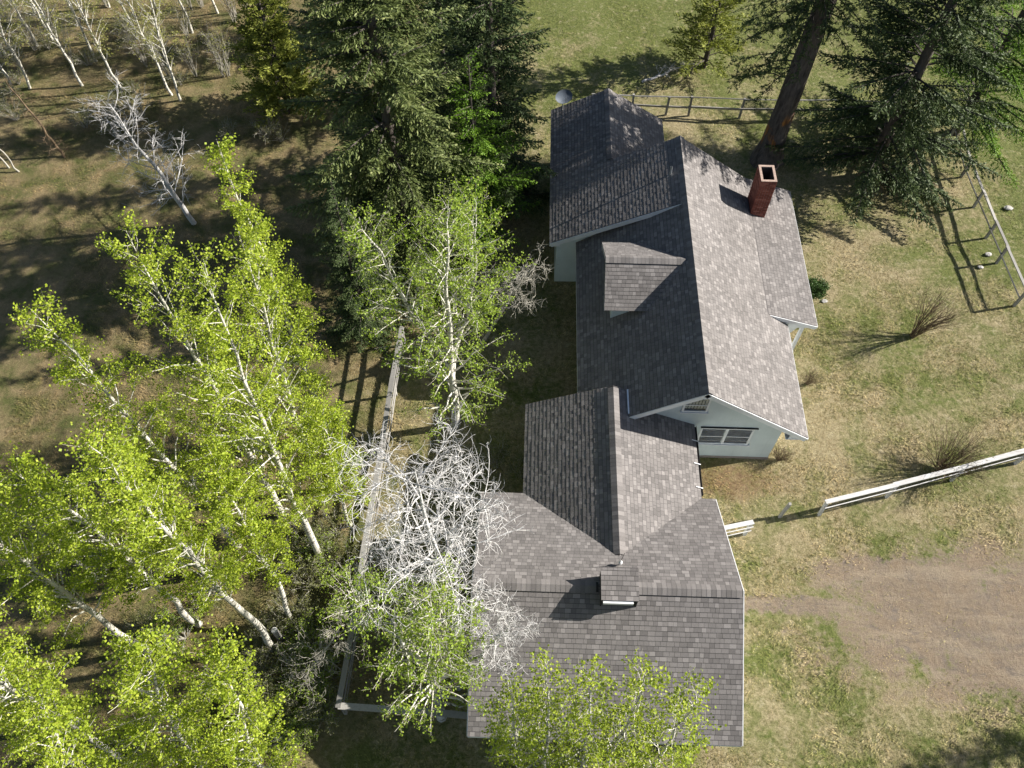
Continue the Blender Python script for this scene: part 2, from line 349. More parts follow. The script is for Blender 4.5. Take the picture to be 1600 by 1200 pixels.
def ridge(roof, a, b, d1, d2, wid=.19, lift=.045, seed=0):
    """ridge vent with one cap shingle after another; d1, d2 point down the two slopes"""
    a = np.array(a, float); b = np.array(b, float); L = np.linalg.norm(b-a); t = (b-a)/L; d1 = unit(np.array(d1, float)); d2 = unit(np.array(d2, float))
    n1 = np.cross(t, d1); n1 = n1 if n1[2] > 0 else -n1; n2 = np.cross(t, d2); n2 = n2 if n2[2] > 0 else -n2
    v = MB(); off = np.array([0, 0, -.03])
    for d, n in ((d1, n1), (d2, n2)):
        q = [a+t*.02+n*(lift-.022), a+t*.02+d*(wid-.03)+n*(lift-.022), a+t*.02+d*(wid-.03)-n*.02, a+t*.02-n*.02]; v.prism(q, (b-a)*(1-.04/L))
    hb(v, 'ridge_vent', M['deck'], roof)
    rng = random.Random(seed); ms = []
    for tone in (.2, .4, .55, .7, .9):
        c = MB(); l = EXPO+.03
        for d, n in ((d1, n1), (d2, n2)):
            top = np.array([0, 0, .008]); T0 = np.zeros(3)+np.array([0, 0, lift]); 
            P = [T0, d*wid+n*lift]
            V = [P[0]-top*.4, P[1]-n*.009, P[1]+t*l-n*.012, P[0]+t*l-top*.9, P[0]+top*.4, P[1], P[1]+t*l-n*.005, P[0]+t*l-top*.3]
            c.add(V, [(4, 5, 6, 7), (0, 1, 5, 4), (1, 2, 6, 5), (2, 3, 7, 6), (0, 3, 2, 1)], qt=tone)
        ms.append(c.mesh('ridge_cap', M['shingle']))
    for i in range(int(L/EXPO)):
        o = link('ridge_cap', rng.choice(ms), roof); o.location = a+t*(i*EXPO)-np.array([4, 14, 0])
def fascia(name, a, b, h=.16, th=.03, m='white', drop=.0, parent=None, label=None):
    """board on edge from a to b, its top edge on the line"""
    a = np.array(a, float); b = np.array(b, float); d = unit(b-a); up = np.array([0, 0, 1.0]); u = unit(up-d*(d@up)); s = np.cross(d, u)
    f = MB(); f.box((a+b)/2-u*(h/2+drop), (np.linalg.norm(b-a), th, h), M=np.stack([d, s, u], 1)); return hb(f, name, M[m], parent, label)
def slope(dx, dz): return unit(np.array([dx, 0, dz]))
sl_m = math.hypot(XE-XR, ZR-ZE); LY = YN-YS
# main roof, east: plain part, then the part that runs on over the porch
r = roof_plane((XE, YS, ZE), (0, 1, 0), (XR-XE, 0, ZR-ZE), [(0, 0), (YPS-YS, 0), (YPS-YS, sl_m), (0, sl_m)], 1, 'sunlit east slope of the main roof')
k_v = math.hypot(XE-XK, ZE-ZK)
rE2 = roof_plane((XK, YPS, ZK), (0, 1, 0), (XR-XK, 0, ZR-ZK), [(0, 0), (YN-YPS, 0), (YN-YPS, sl_m-k_v), (0, sl_m-k_v)], 2)
roof_plane((XP, YPS, ZP), (0, 1, 0), (XK-XP, 0, ZK-ZP), [(0, 0), (YN-YPS, 0), (YN-YPS, math.hypot(XP-XK, ZK-ZP)), (0, math.hypot(XP-XK, ZK-ZP))], 3, 'low porch roof flaring out from the east slope')
ridge(rE2, (XR, YS-.01, ZR), (XR, YN, ZR), (XE-XR, 0, ZE-ZR), (XR-XE, 0, ZE-ZR), seed=1)
# main roof, west
roof_plane((XWE, YN1+.5, ZE), (0, -1, 0), (XR-XWE, 0, ZR-ZE), [(0, 0), (YN1+.5-YS, 0), (YN1+.5-YS, sl_m), (0, sl_m)], 4, 'shaded steep west slope of the main roof')
# north wing
sn = math.hypot(XR-XN, ZR-ZN); sn2 = math.hypot(X2-XN, Z2-ZN)
roof_plane((XN, YN, ZN), (0, -1, 0), (XR-XN, 0, ZR-ZN), [(0, 0), (YN-YN1, 0), (YN-YN1, sn), (0, sn)], 5, 'low west slope of the north wing with grazing light')
r = roof_plane((XN, YN2, ZN), (0, -1, 0), (X2-XN, 0, Z2-ZN), [(0, 0), (YN2-YN-.004, 0), (YN2-YN-.004, sn2), (0, sn2)], 6)
roof_plane((XN2, YN-.25, ZN2), (0, 1, 0), (X2-XN2, 0, Z2-ZN2), [(0, 0), (YN2-YN+.25, 0), (YN2-YN+.25, math.hypot(X2-XN2, Z2-ZN2)), (0, math.hypot(X2-XN2, Z2-ZN2))], 7)
ridge(r, (X2, YN+.02, Z2), (X2, YN2, Z2), (XN-X2, 0, ZN-Z2), (XN2-X2, 0, ZN2-Z2), seed=2)
# link
slk = math.hypot(WL, ZL-ZLE); yv = YG+(ZG-ZL)/GP; ymax = YL1
r = roof_plane((XL-WL, YL1, ZLE), (0, -1, 0), (WL, 0, ZL-ZLE), [(0, 0), (YL1-YL2, 0), (YL1-yv, slk), (0, slk)], 8, 'west slope of the link roof with grazing light')
ridge(r, (XL, yv+.06, ZL), (XL, YL1, ZL), (-WL, 0, ZLE-ZL), (WL, 0, ZLE-ZL), seed=3)
roof_plane((XL+WL, YL2, ZLE), (0, 1, 0), (-WL, 0, ZL-ZLE), [(0, 0), (YL1-YL2, 0), (YL1-YL2, slk), (yv-YL2, slk)], 9, 'sunlit east slope of the link roof')
# garage
slg = math.hypot(WG, ZG-ZGE); GLn = XGE-XGW
rg_ = roof_plane((XGW, YG-WG, ZGE), (1, 0, 0), (0, WG, ZG-ZGE), [(0, 0), (GLn, 0), (GLn, slg), (0, slg)], 10, 'south slope of the garage roof', single=290)
roof_plane((XGE, YG+WG, ZGE), (-1, 0, 0), (0, -WG, ZG-ZGE), [(0, 0), (GLn, 0), (GLn, slg), (0, slg)], 11)
CX0, CX1 = 2.34, 3.42
ridge(rg_, (XGW, YG, ZG), (CX0-.01, YG, ZG), (0, WG, ZGE-ZG), (0, -WG, ZGE-ZG), seed=4)
ridge(rg_, (CX1+.02, YG, ZG), (XGE, YG, ZG), (0, WG, ZGE-ZG), (0, -WG, ZGE-ZG), seed=5)
# raised vent hood on the garage ridge
yS, zS, yN_, zN_ = 7.58, 4.84, 8.52, 4.97; ext = math.hypot(yN_-yS, zN_-zS)
hood = roof_plane((CX0, yS, zS), (1, 0, 0), (0, yN_-yS, zN_-zS), [(0, 0), (CX1-CX0, 0), (CX1-CX0, ext), (0, ext)], 12, 'raised vent hood breaking the garage ridge', thick=.03)
v = MB()
for x in (CX0+.02, CX1-.05): v.prism([(x, yN_-.03, ZG-(yN_-YG)*GP-.06), (x, YG, ZG-.06), (x, yS+.03, ZG-(YG-yS)*GP-.08), (x, yS+.03, zS-.035), (x, yN_-.03, zN_-.04)], (.03, 0, 0))
v.b2((CX0+.05, yN_-.06, ZG-.35), (CX1-.05, yN_-.035, zN_-.045)); hb(v, 'hood_cheek', M['deck'], hood)
v = MB(); v.b2((CX0+.05, yS+.06, ZG-.45), (CX1-.05, yS+.09, zS-.04)); hb(v, 'hood_louver', M['deck'], hood)
v = MB(); v.b2((CX0+.06, yS+.02, zS-.17), (CX1-.16, yS-.07, zS-.04)); hb(v, 'hood_fascia', M['white'], hood)
# dormer
dl = math.hypot(WD, ZD-ZDE); xm = lambda z: XR-(ZR-z)/MP
r = roof_plane((XD, YD-WD, ZDE), (1, 0, 0), (0, WD, ZD-ZDE), [(0, 0), (xm(ZDE)-XD, 0), (xm(ZD)-XD, dl), (0, dl)], 13, 'sunlit south slope of the dormer')
roof_plane((xm(ZDE), YD+WD, ZDE), (-1, 0, 0), (0, -WD, ZD-ZDE), [(0, 0), (xm(ZDE)-XD, 0), (xm(ZDE)-XD, dl), (xm(ZDE)-xm(ZD), dl)], 14)
ridge(r, (XD, YD, ZD), (xm(ZD)-.05, YD, ZD), (0, WD, ZDE-ZD), (0, -WD, ZDE-ZD), seed=6)
v = MB(); yo = WD-.28; zo = ZD-(ZD-ZDE)/WD*yo-.14; x0 = XD+.3
v.prism([(x0, YD-yo, 2.9), (x0, YD+yo, 2.9), (x0, YD+yo, zo), (x0, YD, ZD-.14), (x0, YD-yo, zo)], (2.3, 0, 0)); dw = hb(v, 'dormer_wall', M['wall'])
v = MB(); v.b2((x0-.04, YD-.5, 3.25), (x0-.01, YD+.5, 4.15)); hb(v, 'window_frame', M['white'], dw)
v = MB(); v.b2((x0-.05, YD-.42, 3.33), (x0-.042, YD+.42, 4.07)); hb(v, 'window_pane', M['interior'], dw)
fascia('bargeboard', (XD+.015, YD-WD, ZDE-.01), (XD+.015, YD-.001, ZD-.01), .12); fascia('bargeboard', (XD+.015, YD+WD, ZDE-.01), (XD+.015, YD+.001, ZD-.01), .12)

# walls
def house_prism(x0, x1, y0, y1, ridge_x, ridge_z, zl, zr):
    b = MB(); b.prism([(x0, y0, -.1), (x1, y0, -.1), (x1, y0, zr), (ridge_x, y0, ridge_z), (x0, y0, zl)], (0, y1-y0, 0)); return b
zoff = .16; xw0, xw1 = XWE+.7, XE-.736
hb(house_prism(xw0, xw1, YW, YN-.35, XR, ZR-zoff, ZR-(XR-xw0)*MP-zoff, ZR-(xw1-XR)*MP-zoff), 'wall', M['wall'], label='pale blue south gable wall')
hb(house_prism(XN+.3, XR-.4, YN1+.3, YN-.1, XR-.6, ZR-.9, ZN+.3*NP_-zoff, ZR-1), 'wall', M['wall'])
hb(house_prism(XN+.3, XN2-.3, YN, YN2-.35, X2, Z2-zoff, ZN+.3*NP_-zoff, ZN2+.3*(Z2-ZN2)/(XN2-X2)-zoff), 'wall', M['wall'])
hb(house_prism(XL-WL+.35, XL+WL-.35, YG+2, YL1-.4, XL, ZL-zoff, ZLE+.35*LP-zoff, ZLE+.35*LP-zoff), 'wall', M['wall'])
b = MB(); b.prism([(XGW+.35, YG-WG+.45, -.1), (XGW+.35, YG+WG-.45, -.1), (XGW+.35, YG+WG-.45, ZGE+.45*GP-zoff), (XGW+.35, YG, ZG-zoff), (XGW+.35, YG-WG+.45, ZGE+.45*GP-zoff)][::-1], (GLn-.7, 0, 0)); hb(b, 'wall', M['wall'])
b = MB(); b.b2((xw0-.02, YW-.02, -.1), (xw1+.02, YN-.33, .12)); hb(b, 'foundation', M['mortar'])
# trim
cb = lambda x: ZR-abs(x-XR)*MP
for (x0_, x1_) in ((XR, XE), (XR, 3.56)): fascia('bargeboard', (x0_, YS-.012, cb(x0_)-.03), (x1_, YS-.012, cb(x1_)-.03), .2, .035)
f = MB(); f.prism([(XE-.02, YS+.02, ZE-.19), (XE-.02, YW, ZE-.19), (xw1, YW, ZE-.19), (xw1, YS+.02, ZE-.19)], (0, 0, .03)); hb(f, 'soffit', M['white'])
f = MB(); f.prism([(XE-.03, YS+.04, ZE-.02), (XE-.03, YS+.04, ZE-.21), (xw1+.1, YS+.04, ZE-.21), (xw1+.1, YS+.04, ZE+.30)], (0, .03, 0)); hb(f, 'eave_return', M['white'])
fascia('fascia', (XE+.012, YS, ZE-.025), (XE+.012, YPS-.03, ZE-.025), .14)
fascia('fascia', (XP+.012, YPS, ZP-.025), (XP+.012, YN, ZP-.025), .14)
fascia('fascia', (XWE+.01, YS, ZE-.03), (XWE+.01, YN1, ZE-.03), .14)
fascia('bargeboard', (XN, YN1-.012, ZN-.03), (XR-.05, YN1-.012, ZR-.05*NP_-.03), .2, .035, label='white bargeboard of the north wing')
f = MB(); f.prism([(XN, YN1+.04, ZN-.05), (XN, YN1+.04, ZN-.24), (XN+.42, YN1+.04, ZN-.24), (XN+.42, YN1+.04, ZN+.1)], (0, .25, 0)); hb(f, 'eave_return', M['white'])
fascia('fascia', (XN+.01, YN1, ZN-.03), (XN+.01, YN2, ZN-.03), .14)
for a_, b_ in (((XN, ZN), (X2, Z2)), ((X2, Z2), (XN2, ZN2))): fascia('bargeboard', (a_[0], YN2-.02, a_[1]-.03), (b_[0], YN2-.02, b_[1]-.03), .18)
fascia('fascia', (XL+WL-.005, YL2+.1, ZLE-.03), (XL+WL-.005, YW-.03, ZLE-.03), .14)
fascia('fascia', (XL-WL+.01, YL2+.1, ZLE-.02), (XL-WL+.01, YL1, ZLE-.02), .14)
fascia('bargeboard', (XL-WL, YL1-.02, ZLE-.03), (XL, YL1-.02, ZL-.03), .16)
fascia('valley_flashing', (3.56, YS+.1, 3.66), (3.56, YL1-.02, 3.66), .16, .05, 'bluewhite')
for s_ in (1, -1):
    fascia('bargeboard', (XGE+.012, YG+s_*WG, ZGE-.02), (XGE+.012, YG+s_*.001, ZG-.02), .17)
    fascia('bargeboard', (XGW-.012, YG+s_*WG, ZGE-.02), (XGW-.012, YG+s_*.001, ZG-.02), .17)
    fascia('fascia', (XGW, YG+s_*(WG-.01), ZGE-.03), (XGE, YG+s_*(WG-.01), ZGE-.03), .14)
# gutter with straps on the link
v = MB(); ys_ = np.linspace(YL2+.15, YW-.05, 2)
v.b2((XL+WL+.012, ys_[0], ZLE-.10), (XL+WL+.075, ys_[1], ZLE-.085)); v.b2((XL+WL+.068, ys_[0], ZLE-.085), (XL+WL+.078, ys_[1], ZLE-.01)); gut = hb(v, 'gutter', M['deck'])
for y in (12.35, 13.25, 14.15):
    v = MB(); v.plank((XL+WL-.16, y, ZLE+.12), (XL+WL+.085, y-.01, ZLE+.012), .03, .008); hb(v, 'gutter_strap', M['white'], gut)
# windows of the south gable
def window(x0, x1, z0, z1, sashes, curtain=None):
    y = YW; f = MB(); fw_ = .055
    fw_ = .07; f.b2((x0, y-.055, z0), (x1, y+.01, z0+fw_)); f.b2((x0, y-.055, z1-fw_), (x1, y+.01, z1))
    f.b2((x0, y-.054, z0+fw_), (x0+fw_, y+.01, z1-fw_)); f.b2((x1-fw_, y-.054, z0+fw_), (x1, y+.01, z1-fw_))
    for i in range(1, sashes):
        xc = x0+(x1-x0)*i/sashes; f.b2((xc-.05, y-.054, z0+fw_), (xc+.05, y+.01, z1-fw_))
    wdw = hb(f, 'window', M['white'])
    s = MB(); s.b2((x0-.05, y-.1, z0-.035), (x1+.05, y+.01, z0-.002)); hb(s, 'window_sill', M['white'], wdw)
    s = MB(); s.b2((x0-.02, y-.07, z1+.003), (x1+.12, y+.01, z1+.014)); hb(s, 'drip_cap', M['deck'], wdw)
    for i in range(sashes):
        a = x0+(x1-x0)*i/sashes+fw_; b = x0+(x1-x0)*(i+1)/sashes-fw_; zm = (z0+z1)/2-.03
        s = MB(); s.b2((a, y-.004, z0+fw_), (b, y-.002, z1-fw_)); hb(s, 'dark_backing', M['interior'], wdw)
        s = MB(); s.b2((a, y-.042, z0+fw_), (b, y-.038, z1-fw_)); hb(s, 'window_pane', M['glass'], wdw)
        s = MB(); s.b2((a+.002, y-.05, zm-.02), (b-.002, y-.032, zm+.02)); hb(s, 'sash_rail', M['white'], wdw)
        s = MB()
        if curtain:
            for j in range(7):
                xx = a+(b-a)*(j+.15)/7; s.b2((xx, y-.022, z0+fw_+.12), (xx+(b-a)/9, y-.012-.004*(j % 2), z1-fw_-.02))
            hb(s, 'curtain', M['curtain'], wdw)
        else:
            zz = z0+fw_+.14
            while zz < z1-fw_-.02:
                s.box(((a+b)/2, y-.018, zz), (b-a-.03, .018, .006)); zz += .034
            s.b2((a+.01, y-.024, z0+fw_+.10), (b-.01, y-.010, z0+fw_+.13)); hb(s, 'blind', M['blind'], wdw)
window(6.32, 8.23, 1.14, 2.29, 2)
window(5.42, 6.30, 3.36, 4.28, 1, True)
# chimney
cx0, cx1, cy0, cy1, ct = 9.017, 9.639, 24.441, 25.362, 4.907
v = MB(); wt = .085; zb = 2.2
for a_, b_ in (((cx0, cy0), (cx1, cy0+wt)), ((cx0, cy1-wt), (cx1, cy1)), ((cx0, cy0+wt), (cx0+wt, cy1-wt)), ((cx1-wt, cy0+wt), (cx1, cy1-wt))): v.b2((a_[0]+.006, a_[1]+.006, zb), (b_[0]-.006, b_[1]-.006, ct-.01))
chim = hb(v, 'chimney', M['mortar'], label='red brick chimney with open flue')
v = MB(); rngc = random.Random(3); bh = .066
nrow = int((ct-zb)/(bh+.01))
for rw in range(nrow):
    z = ct-(rw+1)*(bh+.01)
    for (ax, ln, fx) in (('x', cx1-cx0, cy0), ('x', cx1-cx0, cy1), ('y', cy1-cy0, cx0), ('y', cy1-cy0, cx1)):
        u = -(.1 if rw % 2 else 0)
        while u < ln-.02:
            a, b_ = max(u, 0)+.004, min(u+.2, ln)-.004; u += .205
            if b_-a < .02: continue
            pr = rngc.uniform(-.003, .004); t = rngc.random()
            if ax == 'x': v.box((cx0+(a+b_)/2, fx+(.03 if fx == cy0 else -.03), z+bh/2), (b_-a, .07+pr, bh), tone=t)
            else: v.box((fx+(.03 if fx == cx0 else -.03), cy0+(a+b_)/2, z+bh/2), (.071+pr, b_-a, bh), tone=t)
hb(v, 'brickwork', M['brick'], chim, kind='stuff')
v = MB()
for a_, b_ in (((cx0, cy0), (cx1, cy0+wt+.015)), ((cx0, cy1-wt-.015), (cx1, cy1)), ((cx0, cy0+wt+.015), (cx0+wt+.01, cy1-wt-.015)), ((cx1-wt-.01, cy0+wt+.015), (cx1, cy1-wt-.015))): v.b2((a_[0], a_[1], ct-.008), (b_[0], b_[1], ct+.012))
hb(v, 'chimney_crown', M['cement'], chim)
v = MB(); v.b2((cx0+.1, cy0+.1, ct-1.1), (cx1-.1, cy1-.1, ct-1.05)); hb(v, 'flue_floor', M['flue_dark'], chim)
v = MB()
for a_, b_ in (((cx0+wt-.003, cy0+wt-.003), (cx1-wt+.003, cy0+wt+.004)), ((cx0+wt-.003, cy1-wt-.004), (cx1-wt+.003, cy1-wt+.003)), ((cx0+wt-.003, cy0+wt+.004), (cx0+wt+.004, cy1-wt-.004)), ((cx1-wt-.004, cy0+wt+.004), (cx1-wt+.003, cy1-wt-.004))): v.b2((*a_, ct-1.05), (*b_, ct-.06))
hb(v, 'flue_liner', M['flue_dark'], chim)
# porch
v = MB(); v.b2((xw1, YPS+.3, -.05), (XP-.25, YN-.4, .28)); hb(v, 'porch_floor', M['board'])
for y in (YPS+.35, 22.9, YN-.5):
    v = MB(); v.b2((XP-.42, y-.06, .28), (XP-.3, y+.06, ZP+.02)); hb(v, 'porch_post', M['white'])
fascia('porch_bargeboard', (XK+.1, YPS-.012, ZK-.05), (XP, YPS-.012, ZP-.02), .17)
v = MB(); v.prism([(XE-.55, YPS+.06, ZE+.05), (XP-.1, YPS+.06, ZP-.03), (XP-.1, YPS+.06, ZP-.2), (XE+.45, YPS+.06, ZP-.22), (XE+.05, YPS+.06, ZP-1.0), (XE-.55, YPS+.06, ZP-1.0)], (0, .05, 0)); hb(v, 'porch_bracket', M['white'])
v = MB(); v.b2((XE+.02, YPS-.85, .92), (XE+.1, YPS+.3, .98)); rail = hb(v, 'porch_railing', M['white'])
for i in range(9):
    v = MB(); y = YPS-.82+i*.125; v.b2((XE+.03, y, .05), (XE+.09, y+.05, .919)); hb(v, 'baluster', M['white'], rail)
# vent pipe on the north wing roof
v = MB(); zz = ZN+(5.45-XN)*NP_; v.tubes([(5.45, 24.6, zz-.1), (5.45, 24.6, zz+.2), (5.45, 24.6, zz+.42)], [.045, .045, .045], 10); hb(v, 'vent_pipe', M['metal'])
# service mast
mx_, my_ = 2.98, 8.95; mz = ZL-.1
mast = thing('service_mast', (mx_, my_, mz-.05), 'thin metal service mast with white cap above the garage ridge', 'mast')
v = MB(); v.tubes([(0, 0, 0), (.01, 0, .35), (.02, .01, .62)], [.018]*3, 6); v.build('mast_pole', M['metal'], mast)
v = MB(); v.tubes([(.02, .01, .42), (.03, .01, .47), (.03, .01, .53), (.02, .01, .58)], [.03, .065, .06, .02], 8); v.build('mast_cap', M['white'], mast)
v = MB(); v.tubes([(.02, .01, .62), (.06, .04, .9), (.10, .1, 1.05)], [.008]*3, 4); v.build('antenna_rod', M['cable'], mast)
v = MB(); v.tubes([(0, 0, .02), (-.25, -.28, -.02), (-.55, -.6, .02)], [.008]*3, 4); v.build('cable', M['cable'], mast)
# satellite dish
dx_, dy_, dz_ = 1.33, 30.75, ZN+(1.33-XN)*NP_
dish = thing('satellite_dish', (dx_, dy_, dz_), 'grey oval satellite dish at the north wing eave', 'satellite dish')
v = MB(); v.tubes([(0, 0, -.05), (0, 0, .35), (.02, .1, .62)], [.025]*3, 8); v.build('mast', M['metal'], dish)
v = MB(); axd = unit(np.array([.25, -.75, .55])); sa = unit(np.cross(axd, (0, 0, 1))); sb = np.cross(sa, axd); V = []; Qd = []
for i in range(6):
    rr = i/5
    for j in range(24):
        t = j*2*math.pi/24; V.append(np.array([.02, .1, .66])+sa*.40*rr*math.cos(t)+sb*.30*rr*math.sin(t)+axd*.1*rr*rr)
for i in range(5):
    for j in range(24): Qd.append((i*24+j, i*24+(j+1) % 24, (i+1)*24+(j+1) % 24, (i+1)*24+j))
v.add(V, Qd); v.build('reflector', M['dish'], dish, True)
v = MB(); v.tubes([np.array([.02, .1, .66])-sb*.28+axd*.05, np.array([.02, .1, .6])-sb*.2+axd*.3, np.array([.02, .1, .62])+axd*.42], [.012]*3, 6); v.build('feed_arm', M['metal'], dish)

# ------------------------------------------------------------------ fences
def fence(name, label, posts, rails, seed, m='board', post=(.1, .1), ph=1.1, over=.0):
    """rails: list of (height, width, thickness, tilt, sideways offset)"""
    rng = random.Random(seed); P = [np.array([*q[:2], 0.0]) for q in posts]; o = thing(name, P[0], label, 'fence'); c = P[0]
    for q in P:
        v = MB(); tx, ty = rng.uniform(-.05, .05), rng.uniform(-.05, .05); t = rng.random()
        v.plank(q-c+np.array([0, 0, -.15]), q-c+np.array([tx, ty, ph+rng.uniform(-.03, .05)]), post[0], post[1], tone=t); v.build('post', M[m], o)
    for a, b in zip(P[:-1], P[1:]):
        d = unit(b-a); s = np.array([d[1], -d[0], 0])
        for (z, wd, th, tl, of) in rails:
            v = MB(); j = lambda: rng.uniform(-.025, .025)
            v.plank(a-c-d*(over+.03)+s*(of+j())+np.array([0, 0, z+j()]), b-c+d*(over-.03)+s*(of+j())+np.array([0, 0, z+j()]), wd*rng.uniform(.92, 1.08), th, tl+rng.uniform(-.06, .06), rng.random()); v.build('rail', M[m], o)
    return o
A_ = np.array([10.78, 12.57]); B_ = np.array([18.32, 14.86]); dd = (B_-A_)/np.linalg.norm(B_-A_)
fence('board_fence', 'long weathered white board fence crossing the yard beside the twiggy shrub', [A_+dd*s for s in (.06, 2.75, 5.45, 8.15, 10.8)], [(1.05, .17, .035, .12, -.03), (.74, .13, .03, 1.25, .07)], 1, 'oldwhite', ph=1.0, over=.06)
fence('fence_stub', 'short white board fence stub joining the garage corner', [(6.75, 11.42), (8.02, 11.74)], [(1.05, .17, .035, .15, -.02), (.84, .07, .03, 1.2, .08), (.5, .07, .03, 1.2, .1)], 2, 'oldwhite', ph=1.0, over=.12)
gp_ = thing('gate_post', (*G(1217, 808)[:2], 0), 'lone leaning grey post in the fence gap by the garage', 'post')
v = MB(); v.plank((0, 0, -.1), (.12, .06, 1.05), .09, .1, tone=.8); v.build('post', M['board'], gp_); v = MB(); v.plank((.05, .02, .5), (.17, .12, .52), .04, .02); v.build('latch', M['metal'], gp_)
fence('post_and_rail_fence', 'grey weathered post and rail fence along the east side of the yard', [(20.75, 33.2), (20.5, 30.3), (20.55, 28.3), (20.6, 26.4), (20.65, 24.9), (20.75, 22.55)], [(.98, .12, .04, .1, -.03), (.58, .1, .04, 1.2, .09)], 3, over=.08, ph=.97)
fence('two_rail_fence', 'grey two rail fence behind the north wing', [(3.0, 34.3), (5.0, 34.25), (6.7, 34.2), (7.85, 34.2), (10.4, 34.15), (12.9, 34.2), (15.4, 34.3), (17.9, 34.2)], [(1.1, .13, .04, .5, 0), (.55, .12, .04, 1.4, .05)], 4, over=.08, ph=1.15)
fence('plank_fence', 'weathered plank fence enclosing the shaded yard west of the garage', [(-1.35, 5.05), (-3.4, 5.15), (-5.42, 5.22), (-5.35, 7.6), (-5.3, 10.0), (-5.22, 12.4), (-5.15, 14.8), (-5.1, 17.2), (-5.0, 19.6)], [(1.2, .19, .04, .1, 0), (.85, .13, .03, 1.5, .06), (.45, .13, .03, 1.5, .06)], 5, over=.05, ph=1.17)

# ------------------------------------------------------------------ trees
def curve(p0, p1, n, wob, rng, bend=None):
    t = np.linspace(0, 1, n)[:, None]; P = np.array(p0)*(1-t)+np.array(p1)*t
    if bend is not None: P = P+np.array(bend)*(np.sin(t*math.pi))
    w_ = np.cumsum(rng.normal(0, wob, (n, 3)), 0); w_ -= w_[0]; w_ = w_-t*w_[-1]*.5; return P+w_
def randdir(rng, n): return unit(rng.normal(size=(n, 3)))
def perp(L, rng):
    r = rng.normal(size=L.shape); return unit(np.cross(L, r))
def leafset(mb, C, rng, size, asp=.85, tilt=.6, tone=None):
    n = len(C); nrm = unit(rng.normal(size=(n, 3))+np.array([0, 0, tilt])); L = unit(np.cross(nrm, rng.normal(size=(n, 3)))); W = np.cross(nrm, L)
    s = size*rng.uniform(.65, 1.35, n); t = np.clip(rng.normal(.5, .22, n) if tone is None else tone, 0, 1)
    mb.leaves(C, L, W, s, s*asp, t)
def aspen(base, h, label, seed, lean=(0, 0), spread=1.5, start=.22, nl=46, leaf=.075, per=26, r0=None, leafmat='aspen_leaf', bark='aspen_bark', group=None, name='aspen_tree', rise=.9, twigs=8, bare=0, wob=.05, fork=False, twigmat='aspen_twig'):
    rng = np.random.default_rng(seed); o = thing(name, (base[0], base[1], -.05), label, 'tree', group)
    r0 = r0 or .0075*h+.01; tr = MB(); lb = MB(); tw = MB(); cr = MB()
    top = np.array([lean[0], lean[1], h]); n = 16; P = curve((0, 0, 0), top, n, wob, rng, (lean[0]*-.12, lean[1]*-.12, 0)); tt = np.linspace(0, 1, n)
    tr.tubes(P, r0*(1-tt)**.85*(1+.2*np.exp(-tt*30))+.006, 8)
    stems = [(P, 1.0, r0)]
    if fork:
        for q in range(2):
            i0 = int(n*rng.uniform(.3, .5)); a = rng.uniform(0, 6.28); e = P[i0]+np.array([math.cos(a)*spread*.7, math.sin(a)*spread*.7, (h-P[i0][2])*rng.uniform(.75, .95)])
            P2 = curve(P[i0], e, n, wob, rng, (math.cos(a)*.25, math.sin(a)*.25, 0)); tr.tubes(P2, r0*.6*(1-tt)**.85+.008, 7); stems.append((P2, .7, r0*.6))
    at = lambda PP, f: np.array([np.interp(f, np.linspace(0, 1, len(PP)), PP[:, i]) for i in range(3)])
    LP_, LR, TP, TR, LC = [], [], [], [], []
    for si, (PP, sc, rr) in enumerate(stems):
        N = int(nl*sc)
        for i in range(N):
            s0 = start if si == 0 else .15
            f = s0+(.985-s0)*(i+rng.uniform(0, 1))/N; p = at(PP, f); q = (f-s0)/(1-s0)
            L = spread*sc*(1-q)**.62*(.45+.55*min(1, q*3.5+.15))*rng.uniform(.6, 1.2)+.18; a = i*2.4+rng.normal(0, .5); el = rise*rng.uniform(.6, 1.25)
            d = np.array([math.cos(a)*math.cos(el), math.sin(a)*math.cos(el), math.sin(el)]); l = curve(p, p+d*L, 6, .02*L+.01, rng, (0, 0, .08*L)); LP_.append(l); LR.append(np.linspace(max(.006, rr*(1-f)*.38+.004), .004, 6))
            m = max(3, int(twigs*min(1.3, L/spread+.35)))
            for j in range(m):
                g = rng.uniform(.34, 1); b = at(l, g); dl_ = unit(d*.8+rng.normal(0, .62, 3)+np.array([0, 0, .25])); tl = rng.uniform(.18, .42)*(.6+.4*spread/1.5); t3 = np.stack([b, b+dl_*tl*.5+rng.normal(0, .02, 3), b+dl_*tl+rng.normal(0, .03, 3)]); TP.append(t3); TR.append([.004, .003, .002])
                if rng.random() < bare: continue
                kk = rng.integers(int(per*.6), int(per*1.4)+1); u = rng.uniform(.1, 1.1, kk)[:, None]; LC.append(b+dl_*tl*u+rng.normal(0, .07, (kk, 3)))
    lb.tubes(np.array(LP_), np.array(LR), 4); tw.tubes(np.array(TP), np.array(TR), 3)
    if LC:
        C = np.concatenate(LC); leafset(cr, C, rng, leaf)
    tr.build('trunk', M[bark], o, True); tag(lb.build('limbs', M[bark], o), kind='stuff'); tag(tw.build('twigs', M[twigmat], o), kind='stuff')
    if LC: tag(cr.build('crown', M[leafmat], o), kind='stuff')
    return o
